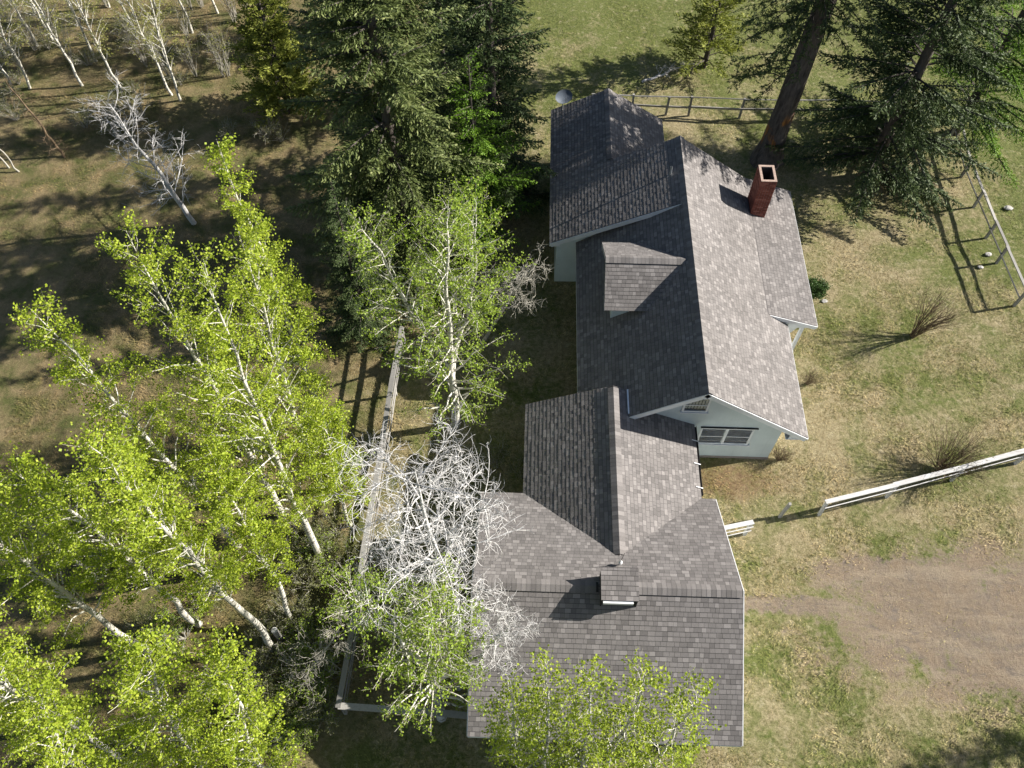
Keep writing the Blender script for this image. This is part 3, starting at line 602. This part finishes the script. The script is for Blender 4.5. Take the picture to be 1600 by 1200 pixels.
def conifer_mesh(h, Rr, seed, z0=.6, dz=.38, nb=6, droop=.5, shoot=.14, sw=.042, twig=.09, dens=1., sparse=0., style='spruce', tops=None):
    rng = np.random.default_rng(seed); wd = MB(); cr = MB(); BP, BR = [], []
    zs = np.arange(z0, h-.2, dz)
    for z in zs:
        t = z/h; n_ = nb if t < .85 else 4
        for i in range(n_):
            if rng.random() < sparse: continue
            L = (Rr*(1-t)**.8+.12)*rng.uniform(.62, 1.15); a = rng.uniform(0, 6.283); er = np.array([math.cos(a), math.sin(a), 0]); sd = np.array([-er[1], er[0], 0]); zz = z+rng.uniform(-.15, .15)
            dr = droop*(1.15-t)
            f = lambda s: np.stack([er[0]*L*s, er[1]*L*s, zz+L*(.22*s*(1-dr)-.55*dr*s**2+.28*dr*s**3+(.35*s*t))], -1)
            s = np.linspace(0, 1, 7); BP.append(f(s)+rng.normal(0, .01, (7, 3))); BR.append(np.linspace(.012+.012*L, .004, 7))
            m = max(4, int(L/twig)); sj = np.repeat(np.linspace(.14, 1, m), 2); sg = np.tile([1., -1.], m); b = f(sj); tg = unit(f(np.minimum(sj+.03, 1.03))-f(sj-.03))
            tl = np.minimum(.75, .42*L*(1-sj)+.12)*rng.uniform(.55, 1.25, len(sj))
            if style == 'larch': tl = tl*.8
            dv = unit(tg*.75+sd*sg[:, None]*rng.uniform(.4, 1., (len(sj), 1))+rng.normal(0, .14, (len(sj), 3))+np.array([0, 0, -.28 if style != 'pine' else .25]))
            k_ = np.maximum(2, (tl/.062*dens).astype(int)); ri = np.repeat(np.arange(len(sj)), k_); u = rng.uniform(0, 1.05, len(ri))[:, None]
            if style == 'pine': u = u**.5
            C = b[ri]+dv[ri]*tl[ri][:, None]*u+np.array([0, 0, -.10])*u**2*tl[ri][:, None]+rng.normal(0, .02, (len(ri), 3))
            Ld = unit(dv[ri]*.9+rng.normal(0, .28, (len(ri), 3))); Wd = perp(Ld, rng); Wd[:, 2] *= .6; Wd = unit(Wd); ll = shoot*rng.uniform(.6, 1.3, len(ri))
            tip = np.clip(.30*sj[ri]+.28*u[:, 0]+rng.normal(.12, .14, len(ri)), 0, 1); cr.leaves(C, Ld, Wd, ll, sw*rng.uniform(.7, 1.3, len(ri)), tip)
    wd.tubes(np.array(BP), np.array(BR), 3)
    n = 12; tt = np.linspace(0, 1, n); tr = MB(); tr.tubes(np.stack([0.04*np.sin(tt*5), .04*np.cos(tt*4), tt*h], -1), (.013*h+.03)*(1-tt)**.9+.01, 8)
    return tr, wd, cr
def conifer(name, base, label, mat, group=None, rz=0, sc=1., src=None, trunkmat='conifer_bark', **kw):
    """src: an already built conifer whose meshes are shared"""
    o = thing(name, (base[0], base[1], -.05), label, 'tree', group, rz); o.scale = (sc, sc, sc)
    if src is None:
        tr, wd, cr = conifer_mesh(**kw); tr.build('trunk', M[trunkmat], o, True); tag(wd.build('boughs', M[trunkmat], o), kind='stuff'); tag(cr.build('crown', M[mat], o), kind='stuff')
    else:
        for c in src.children: n_ = c.copy(); COL.objects.link(n_); n_.parent = o
    return o
def dead_tree(name, base, label, seed, h, top, r0, start, limbs, L1, curl=.35, mat='dead_wood', levels=3, cat='tree', subs=(7, 6), thin=.004, el=(.1, 1.0), extra=None, side=None, trunk=True):
    rng = np.random.default_rng(seed); o = thing(name, (base[0], base[1], -.05), label, cat); tr = MB(); lv = [[], [], []]
    n = 14; P = curve((0, 0, 0), top, n, .04, rng); tt = np.linspace(0, 1, n); tr.tubes(P, r0*(1-tt)**.8+.012, 8)
    def grow(p, d, L, n=7, c=curl, up=0.):
        ax = randdir(rng, 1)[0]; pts = [p]; st = L/(n-1)
        for i in range(n-1):
            d = unit(d+np.cross(ax, d)*c+rng.normal(0, .10, 3)+np.array([0, 0, up])); pts.append(pts[-1]+d*st)
        return np.array(pts), d
    at = lambda PP, f: np.array([np.interp(f, np.linspace(0, 1, len(PP)), PP[:, i]) for i in range(3)])
    for i in range(limbs):
        f = start+(1-start)*(i+rng.random())/limbs; p = at(P, f); a = i*2.4+rng.normal(0, .4) if side is None else rng.normal(side, .8); e = rng.uniform(*el)
        d = np.array([math.cos(a)*math.cos(e), math.sin(a)*math.cos(e), math.sin(e)]); L = L1*rng.uniform(.6, 1.1)*(1-.45*(f-start)/(1-start)); q, _ = grow(p, d, L, 8, curl*.35); lv[0].append((q, max(.012, r0*.32*(1-f*.6)), L))
    for lev in (1, 2):
        if levels <= lev: break
        for (q, r, L) in lv[lev-1]:
            for j in range(subs[lev-1]):
                f = rng.uniform(.2, 1); p = at(q, f); d = unit(q[-1]-q[0]); d = unit(d*.6+randdir(rng, 1)[0]*.85+np.array([0, 0, .15])); L2 = L*rng.uniform(.3, .55) if lev == 1 else rng.uniform(.25, .55)*min(1, L/.8+.3); qq, _ = grow(p, d, L2, 7, curl*rng.uniform(.5, 1.4)); lv[lev].append((qq, max(thin, r*.5), L2))
    tr.build('trunk', M[mat], o, True)
    for lev, nm, sd in ((0, 'limbs', 5), (1, 'branches', 4), (2, 'twigs', 3)):
        if not lv[lev]: continue
        b = MB(); b.tubes(np.array([q for q, _, _ in lv[lev]]), np.array([np.linspace(r, max(thin*.7, r*.35), len(q)) for q, r, _ in lv[lev]]), sd); tag(b.build(nm, M[mat], o), kind='stuff')
    return o
def shrub(name, base, label, seed, h, spread, stems, mat='brown_twig', leafmat=None, nleaf=0, twigs=8, lean=(0, 0), r=.012, leaf=.05, cat='shrub', thin=.0035, group=None):
    rng = np.random.default_rng(seed); o = thing(name, (base[0], base[1], -.03), label, cat, group); SP, SR, TP, TR, LC = [], [], [], [], []
    for i in range(stems):
        a = rng.uniform(0, 6.283); rr = spread*math.sqrt(rng.random()); e = np.array([math.cos(a)*rr+lean[0], math.sin(a)*rr+lean[1], h*rng.uniform(.6, 1.05)*(1-.25*rr/spread)]); b0 = np.array([math.cos(a), math.sin(a), 0])*rng.uniform(0, .14)*min(1, spread)
        P = curve(b0, e, 8, .012*h, rng, (0, 0, .12*h)); SP.append(P); SR.append(np.linspace(r, thin, 8))
        for j in range(twigs):
            k_ = rng.integers(3, 8); d = unit(unit(e-b0)*.9+rng.normal(0, .45, 3)); L = h*rng.uniform(.12, .32); t = np.stack([P[k_], P[k_]+d*L*.5+rng.normal(0, .015, 3), P[k_]+d*L]); TP.append(t); TR.append([thin*1.2, thin, thin*.7])
            if nleaf: LC.append(t[2]-d*L*rng.uniform(0, .8, (nleaf, 1))+rng.normal(0, .04, (nleaf, 3)))
    b = MB(); b.tubes(np.array(SP), np.array(SR), 4); b.build('stems', M[mat], o)
    b = MB(); b.tubes(np.array(TP), np.array(TR), 3); tag(b.build('twigs', M[mat], o), kind='stuff')
    if nleaf: b = MB(); leafset(b, np.concatenate(LC), rng, leaf, .6); tag(b.build('foliage', M[leafmat], o), kind='stuff')
    return o
def lean_to(base_px, tip_px, h):
    b = G(*base_px); t = G(*tip_px, h); return b, (t-b)[:2]

# --- leafy aspens of the western stand: base pixel, height, tip pixel (None: upright)
stand = [((457, 970), 9.5, (322, 700), 'white aspen with a leaning trunk beside the grey stump', 1.1),
 ((427, 1013), 13.5, (140, 690), 'tall white aspen rising next to the grey stump, bare lower trunk', 1.5),
 ((310, 975), 13, (5, 738), 'white aspen west of the stump with a long clean trunk', 1.5),
 ((235, 1020), 13, None, 'stout white aspen with a thick pale trunk leaning west', 1.6),
 ((195, 1187), 12.5, (-130, 980), 'young aspen with a pale bare trunk low down at the south edge of the stand', 1.5),
 ((372, 852), 13.8, (48, 478), 'aspen with the outermost crown over the dark wood floor', 1.6),
 ((442, 806), 14.2, (195, 352), 'broad bright aspen in the heart of the stand', 2.1),
 ((500, 872), 14.6, (300, 400), 'tall aspen with straight white stem behind the leaning one', 1.9),
 ((505, 765), 13.6, (372, 372), 'aspen nearest the bleached dead tree crown', 2.0),
 ((520, 690), 14.4, (340, 222), 'slender aspen whose narrow tip stands clear above the stand', .95),
 ((345, 1230), 11.5, (225, 985), 'dense aspen at the south end of the stand', 1.6),
 ((455, 1262), 10.5, (350, 1010), 'low dense aspen south of the bare shrub', 1.4),
 ((235, 1300), 11.5, (60, 1085), 'aspen in the south west corner of the stand', 1.7),
 ((330, 900), 10.5, (165, 700), 'smaller aspen filled in among the tall white trunks', 1.3),
 ((150, 905), 9.5, None, 'short aspen under the crowns on the west side of the stand', 1.4),
 ((130, 1130), 9.5, None, 'short leafy aspen below the stout leaning one', 1.5),
 ((548, 820), 8.0, (500, 640), 'short aspen between the stand and the plank fence', 1.4),
 ((410, 730), 9.0, (325, 540), 'young aspen shaded by the broad bright one', 1.2)]
for i, (bp, h, tip, lab, spd) in enumerate(stand):
    b, ln = lean_to(bp, tip, h) if tip else (G(*bp), (0, 0))
    aspen(b, h, lab, 100+i, tuple(ln), spd*1.28, start=.34 if i < 5 else .2, nl=64, per=28, leaf=.06, group='leafy aspens of the western stand')
b, ln = lean_to((712, 665), (705, 300), 12)
aspen(b, 11.8, 'spreading green aspen with grey twigs between spruce and house', 130, tuple(ln), 2.9, start=.08, nl=84, per=15, leaf=.065, leafmat='willow_leaf', fork=True, rise=.5, twigs=10, bare=.25, r0=.15)
b, ln = lean_to((690, 1120), (655, 940), 9.6)
aspen(b, 9.6, 'half bare green tree beside the garage west gable', 131, tuple(ln), 2.1, start=.10, nl=66, per=13, leaf=.065, leafmat='willow_leaf', fork=True, rise=.45, twigs=9, bare=.3, r0=.15, wob=.07)
b, ln = lean_to((575, 985), (545, 890), 5.2)
aspen(b, 5.2, 'small half bare tree hanging over the plank fence', 132, tuple(ln), 1.7, start=.1, nl=44, per=10, leaf=.065, leafmat='willow_leaf', rise=.5, twigs=8, bare=.4, r0=.06, wob=.06)
for i, (u, v, h) in enumerate(((865, 1035, 10.4), (935, 1040, 10.9), (1012, 1050, 10.6), (1082, 1078, 10.0), (800, 1075, 9.4))):
    t = G(u, v, h); bx = t[0]+(.2, .1, -.2, -.4, .3)[i]
    aspen((bx, 3.0-.15*(i % 2)), h, ('slim aspen behind the garage, west of its middle', 'middle aspen behind the garage', 'slim aspen behind the garage, east of its middle', 'aspen behind the garage close to its east end', 'short aspen behind the garage close to its west end')[i], 140+i, (t[0]-bx, t[1]-(3.0-.15*(i % 2))), 1.15, start=.30, nl=46, per=10, leaf=.062, rise=.7, group='aspens behind the garage')
# --- bleached dead crowns
tp_ = G(655, 725, 12.4); b = G(722, 1010); dead_tree('dead_tree', b, 'bleached white dead tree with a dense crown of curly bare twigs', 7, 12.4, (tp_[0]-b[0], tp_[1]-b[1], 12.4), .14, .42, 34, 2.9, .32, subs=(9, 8), thin=.0043)
tp_ = G(795, 965, 7.4); b = G(716, 1075); dead_tree('dead_tree', b, 'grey dead tree leaning over the garage roof', 8, 7.4, (tp_[0]-b[0], tp_[1]-b[1], 7.4), .08, .55, 14, 1.5, .30, subs=(7, 6), thin=.004)
tp_ = G(835, 415, 6.6); b = G(745, 545); dead_tree('dead_tree', b, 'bare grey tree reaching towards the north wing eave', 9, 6.6, (tp_[0]-b[0], tp_[1]-b[1], 6.6), .08, .5, 14, 1.5, .22, mat='grey_twig', subs=(7, 5), thin=.005)
b = G(455, 1095); tp_ = G(535, 972, 2.6); dead_tree('dead_branch_tree', b, 'low bare dead tree leaning over the dark yard by the stump', 10, 2.6, (tp_[0]-b[0], tp_[1]-b[1], 2.6), .05, .2, 18, 1.3, .3, mat='grey_twig', subs=(6, 4), thin=.0045)
b = G(303, 348); tp_ = G(172, 160, 6.8); dead_tree('bare_aspen', b, 'bare white leaning aspen alone on the dark wood floor', 11, 6.8, (tp_[0]-b[0], tp_[1]-b[1], 6.8), .11, .16, 26, 2.3, .12, mat='dead_wood', subs=(6, 4), thin=.005, el=(.3, 1.0))
# --- bare, barely leafing aspens in the far corner of the wood
far = [((282, 157), 9, -.3), ((268, 148), 8.5, .9), ((128, 133), 9, .2), ((46, 137), 8, -.8), ((58, 72), 9, .2), ((190, 140), 8.5, .5), ((82, 62), 9.5, .3), ((22, 140), 6, .6), ((150, 95), 9, -.4), ((215, 60), 9, .3), ((120, 40), 10, .1), ((300, 50), 9, .4), ((8, 85), 8, .2), ((250, 20), 9, 0), ((340, 20), 8, .2), ((55, 20), 9, .3), ((170, 10), 10, -.2)]
for i, (bp, h, lx) in enumerate(far):
    b = G(*bp); aspen(b, h, 'thin pale aspen with barely opened leaves in the far wood', 160+i, (-lx, .4*lx), 1.7, start=.2, nl=46, per=12, leaf=.055, leafmat='aspen_sparse', group='bare aspens in the far wood', rise=.8, twigs=7, bare=.3, r0=.062, name='bare_aspen')
for bp, lx, lab in (((30, 268), -.9, 'thin bare sapling with a forked stem at the wood edge'), ((14, 262), -.6, 'thinner bare sapling beside the forked one')):
    b = G(*bp); aspen(b, 3.4, lab, 190+int(lx*10), (lx, .2), .6, start=.4, nl=10, per=3, leaf=.05, leafmat='aspen_sparse', r0=.035, bare=.6, twigs=4, bark='grey_twig', name='sapling')
b = G(100, 245); dead_tree('dead_sapling', b, 'dead brown sapling leaning on the sunny wood floor', 12, 4.2, (-1.0, .5, 4.2), .06, .05, 26, .7, .2, mat='brown_twig', subs=(5, 3), thin=.004, el=(-.3, .5))
# --- conifers
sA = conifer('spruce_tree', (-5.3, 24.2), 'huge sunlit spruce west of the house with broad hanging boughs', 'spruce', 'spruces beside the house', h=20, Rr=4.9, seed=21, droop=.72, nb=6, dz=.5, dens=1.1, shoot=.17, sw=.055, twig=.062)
sB = conifer('spruce_tree', (-1.7, 27.6), 'dark spruce crowding the north wing eave', 'shaded_spruce', 'spruces beside the house', h=17, Rr=3.3, seed=22, droop=.66, nb=5, dz=.46, dens=1.1, shoot=.16, sw=.055, twig=.066)
conifer('spruce_tree', (-3.4, 34.6), 'dark spruce standing behind the huge sunlit one', 'shaded_spruce', 'spruces beside the house', rz=1.3, src=sB, sc=.78)
conifer('spruce_tree', (-3.9, 30.7), 'dark spruce filling the gap north of the huge sunlit one', 'shaded_spruce', 'spruces beside the house', rz=3.9, src=sB, sc=.76)
conifer('spruce_tree', (-6.6, 20.2), 'low dark spruce under the huge sunlit one', 'shaded_spruce', 'spruces beside the house', rz=5.2, src=sB, sc=.5)
conifer('larch_tree', (-2.3, 25.6), 'bright green larch boughs in front of the dark spruce', 'larch', None, h=9.5, Rr=3.1, seed=23, z0=1.2, dz=.4, nb=6, droop=.35, shoot=.12, sw=.045, style='larch', dens=1.3)
conifer('pine_tree', G(452, 175), 'yellow green pine standing at the wood edge', 'pine', None, h=9.5, Rr=2.5, seed=24, z0=.5, dz=.34, nb=7, droop=.15, shoot=.17, sw=.055, dens=1.3, style='pine')
big = thing('old_conifer', (11.35, 31.2, -.05), 'massive dark bare conifer trunk with an orange bark scar beside the chimney', 'tree')
v = MB(); n = 26; tt = np.linspace(0, 1, n); hb_ = 24.
for_ = np.stack([.12*np.sin(tt*3)+tt*.5, .1*np.sin(tt*5)-.0*tt, tt*hb_], -1); th = np.arange(18)*2*math.pi/18; rngb = np.random.default_rng(4); ridg = rngb.normal(0, .035, 18)
V = []
for i in range(n):
    rr = .50*(1-tt[i])**.7*(1+.5*math.exp(-tt[i]*45))+.03
    V.append(for_[i]+np.stack([np.cos(th), np.sin(th), th*0], -1)*(rr*(1+ridg+rngb.normal(0, .02, 18)+.10*np.maximum(0, np.cos(th*3+1))*math.exp(-tt[i]*20)))[:, None])
ix = np.arange(n*18).reshape(n, 18); v.add(np.concatenate(V), np.stack([ix[:-1], np.roll(ix, -1, 1)[:-1], np.roll(ix, -1, 1)[1:], ix[1:]], -1).reshape(-1, 4)); v.build('trunk', M['old_bark'], big, True)
_, wd_, cr_ = conifer_mesh(h=24, Rr=4.2, seed=26, z0=10.5, dz=.5, nb=5, droop=.5, dens=.8, twig=.12); wd_.build('boughs', M['conifer_bark'], big); cr_.build('crown', M['shaded_spruce'], big)
# lower boughs on the west side; south ones added to shade the north wing
rngb = np.random.default_rng(9); wd_ = MB(); cr_ = MB()
for i in range(40):
    z = rngb.uniform(4.0, 11) if i < 24 else rngb.uniform(7.5, 10.5); a = rngb.normal(2.9, .65) if i < 24 else rngb.uniform(-2.3, -.5); L = rngb.uniform(1.8, 3.2); er = np.array([math.cos(a), math.sin(a), 0]); s = np.linspace(0, 1, 9)[:, None]; Pb = np.array([0, 0, z])+er*L*s+np.array([0, 0, 1.])*L*(.1*s-.45*s**2)+rngb.normal(0, .03, (9, 3)); wd_.tubes(Pb, np.linspace(.04, .006, 9), 4)
    for j in range(34):
        f = rngb.uniform(.25, 1); p_ = np.array([np.interp(f, s[:, 0], Pb[:, q]) for q in range(3)]); dv = unit(er*.6+rngb.normal(0, .6, 3)+np.array([0, 0, -.4])); tl = rngb.uniform(.2, .6); k_ = int(tl/.03); u = rngb.uniform(0, 1, (k_, 1)); C = p_+dv*tl*u+rngb.normal(0, .03, (k_, 3)); Ld = unit(dv+rngb.normal(0, .5, (k_, 3))); cr_.leaves(C, Ld, perp(Ld, rngb), .15*rngb.uniform(.6, 1.3, k_), np.full(k_, .04), np.clip(rngb.normal(.35, .2, k_), 0, 1))
wd_.build('low_boughs', M['conifer_bark'], big); cr_.build('low_foliage', M['shaded_spruce'], big)
conifer('spruce_tree', (16.0, 30.1), 'shaded dark spruce between the old trunk and the east fence', 'shaded_spruce', 'spruces beside the house', rz=.4, h=20, Rr=4.9, seed=27, droop=.62, nb=5, dz=.5, shoot=.16, sw=.055, twig=.07)
conifer('larch_tree', (21.0, 33.4), 'bright green larch with dark trunk by the east fence', 'larch', None, h=16, Rr=5.4, seed=28, z0=1.5, dz=.5, nb=5, droop=.35, shoot=.13, sw=.045, style='larch', dens=1.1)
conifer('pine_tree', G(1100, 105), 'small green pine beside the fallen branch in the meadow', 'pine', None, h=8, Rr=2.2, seed=29, z0=.6, dz=.4, nb=6, droop=.2, shoot=.16, sw=.05, style='pine', dens=1.2)
conifer('spruce_tree', (26.0, 6.9), 'small spruce on the drive edge that shades the lawn corner', 'shaded_spruce', None, src=sB, sc=.52)
conifer('spruce_tree', (-9.0, 40.5), 'far spruce at the back of the wood', 'shaded_spruce', 'spruces beside the house', rz=2.1, src=sB, sc=.85)
# --- shrubs
shrub('bare_shrub', G(1424, 525), 'bare upright shrub with brown stems alone in the dry lawn', 31, 2.5, .95, 34, lean=(.35, .1), r=.022, thin=.0045)
shrub('bare_shrub', G(1468, 735), 'low wide twiggy shrub against the board fence', 32, 1.7, 1.5, 90, lean=(.2, .2), leafmat='shrub_leaf', nleaf=2, leaf=.04, r=.016)
shrub('bare_shrub', G(1216, 718), 'small round brown twiggy shrub at the gable corner', 33, .7, .45, 60, r=.006, thin=.003)
shrub('bare_shrub', G(1262, 600), 'small reddish bare shrub below the east eave', 34, .8, .45, 50, r=.006, thin=.003)
shrub('juniper_shrub', G(1268, 465), 'small dense dark green shrub below the porch eave', 35, .9, .5, 60, leafmat='juniper', nleaf=16, leaf=.06)
for i, (px, lab) in enumerate((((775, 730), 'olive green shrub between dead crown and link roof'), ((815, 745), 'small olive shrub tucked against the link wall'))):
    shrub('olive_shrub', G(*px), lab, 36+i, 1.7, .6, 26, mat='grey_twig', leafmat='shrub_leaf', nleaf=9, leaf=.05)
rr_ = random.Random(8)
for i in range(84):
    u, v_ = rr_.choice(((rr_.uniform(150, 480), rr_.uniform(880, 1190)), (rr_.uniform(0, 470), rr_.uniform(30, 220)), (rr_.uniform(380, 520), rr_.uniform(980, 1190)), (rr_.uniform(440, 570), rr_.uniform(820, 980))))
    shrub('undergrowth_shrub', G(u, v_), 'low green shrub in the far wood' if v_ < 300 else 'low green shrub under the aspen trunks near the stump', 50+i, rr_.uniform(.6, 1.4), rr_.uniform(.45, .95), 22, mat='grey_twig', leafmat='shrub_leaf' if (i % 3 or v_ < 300) else 'willow_leaf', nleaf=4 if v_ < 300 else 7, leaf=.05, group='shrubs in the far wood' if v_ < 300 else 'shrubs under the aspens')
for i in range(22):
    shrub('brushy_sapling', G(rr_.uniform(0, 400), rr_.uniform(0, 125)), 'brushy grey sapling with pale opening leaves among the far trunks', 200+i, rr_.uniform(1.8, 3.4), rr_.uniform(.5, .9), 12, mat='grey_twig', leafmat='aspen_sparse', nleaf=3, leaf=.055, twigs=10, r=.016, group='brushy saplings in the far wood')
# stump, stones, fallen branch
st = thing('tree_stump', (*G(441, 1003)[:2], -.05), 'grey sawn stump standing among the white aspen trunks', 'stump')
v = MB(); v.tubes([(0, 0, 0), (.01, 0, .1), (.03, .02, .8), (.04, .02, 1.35)], [.15, .11, .10, .10], 10); v.build('trunk', M['board'], st, True)
v = MB(); v.tubes([(.04, .02, 1.35), (.04, .02, 1.352)], [.10, .001], 10); v.build('cut_face', M['dead_wood'], st)
def stone(px, s, seed, lab):
    rng = np.random.default_rng(seed); v = MB(); V = []; Q = []
    for i in range(7):
        ph_ = math.pi*i/6
        for j in range(10): t = j*.6283; V.append(np.array([math.sin(ph_)*math.cos(t)*s, math.sin(ph_)*math.sin(t)*s*.7, math.cos(ph_)*s*.3])*(1+rng.normal(0, .09)))
    for i in range(6):
        for j in range(10): Q.append((i*10+j, (i+1)*10+j, (i+1)*10+(j+1) % 10, i*10+(j+1) % 10))
    v.add(V, Q); o = v.build('stone', M['stone'], None); o.location = (*G(*px)[:2], s*.22); tag(o, lab, 'stone')
stone((1575, 326), .2, 1, 'flat pale stone in the grass outside the east fence'); stone((1288, 471), .14, 2, 'small pale stone beside the dark green shrub'); stone((1544, 398), .16, 3, 'pale stone at the foot of the east fence'); stone((1532, 418), .13, 4, 'smaller pale stone inside the east fence')
b = G(1003, 128); dead_tree('fallen_branch', b, 'fallen bare grey branch at the meadow edge', 13, .5, (2.6, 1.0, .45), .07, .2, 9, .8, .2, mat='dead_wood', subs=(4, 3), cat='branch', thin=.005)

# ------------------------------------------------------------------ grass
rg = np.random.default_rng(77)
def scatter(n, x0, x1, y0, y1):
    q = np.stack([rg.uniform(x0, x1, n), rg.uniform(y0, y1, n)], 1); return q
Pq = np.concatenate([scatter(270000, -20, 21, 2.5, 24), scatter(170000, -26, 28, 24, 44)])
def inside(q, x0, x1, y0, y1): return (q[:, 0] > x0) & (q[:, 0] < x1) & (q[:, 1] > y0) & (q[:, 1] < y1)
bad = inside(Pq, 2.6, 9.2, 14.8, 26.2) | inside(Pq, -1, 6.2, 4.7, 11.5) | inside(Pq, .4, 5.7, 11, 15) | inside(Pq, 1.1, 5.7, 23.2, 30.7) | inside(Pq, 9, 10.9, 19.6, 26.2)
el = np.minimum(((Pq[:, 0]-15.9)/5.6)**2+((Pq[:, 1]-8.9)/2.75)**2, np.minimum(((Pq[:, 0]-9.3)/2.6)**2+((Pq[:, 1]-9.05)/.42)**2, ((Pq[:, 0]-13.5)/3.5)**2+((Pq[:, 1]-10.3)/.9)**2))
bad |= (rg.random(len(Pq)) > np.clip((el-.45)/.95, .05, 1))
Pq = Pq[~bad]
N = len(Pq); cl = np.round(Pq*1.6).astype(int); hsh = np.sin(cl[:, 0]*12.9898+cl[:, 1]*78.233)*43758.5453; hsh -= np.floor(hsh)
az = hsh*6.283+rg.normal(0, .7, N); elv = rg.uniform(.05, .75, N); ln = rg.uniform(.05, .15, N); d = np.stack([np.cos(az)*np.cos(elv), np.sin(az)*np.cos(elv), np.sin(elv)], -1); sdw = np.stack([-np.sin(az), np.cos(az), az*0], -1)*(rg.uniform(.006, .015, N))[:, None]
B0 = np.concatenate([Pq, np.full((N, 1), -.03)], 1); V = np.stack([B0-sdw, B0+sdw, B0+d*ln[:, None]], 1).reshape(-1, 3)
mb = MB(); mb.add(V, None, np.arange(N*3).reshape(-1, 3), tt=np.clip(rg.normal(.5, .28, N), 0, 1))
tag(mb.build('grass', M['grass']), 'matted dry and green grass covering the yard', 'grass', kind='stuff')
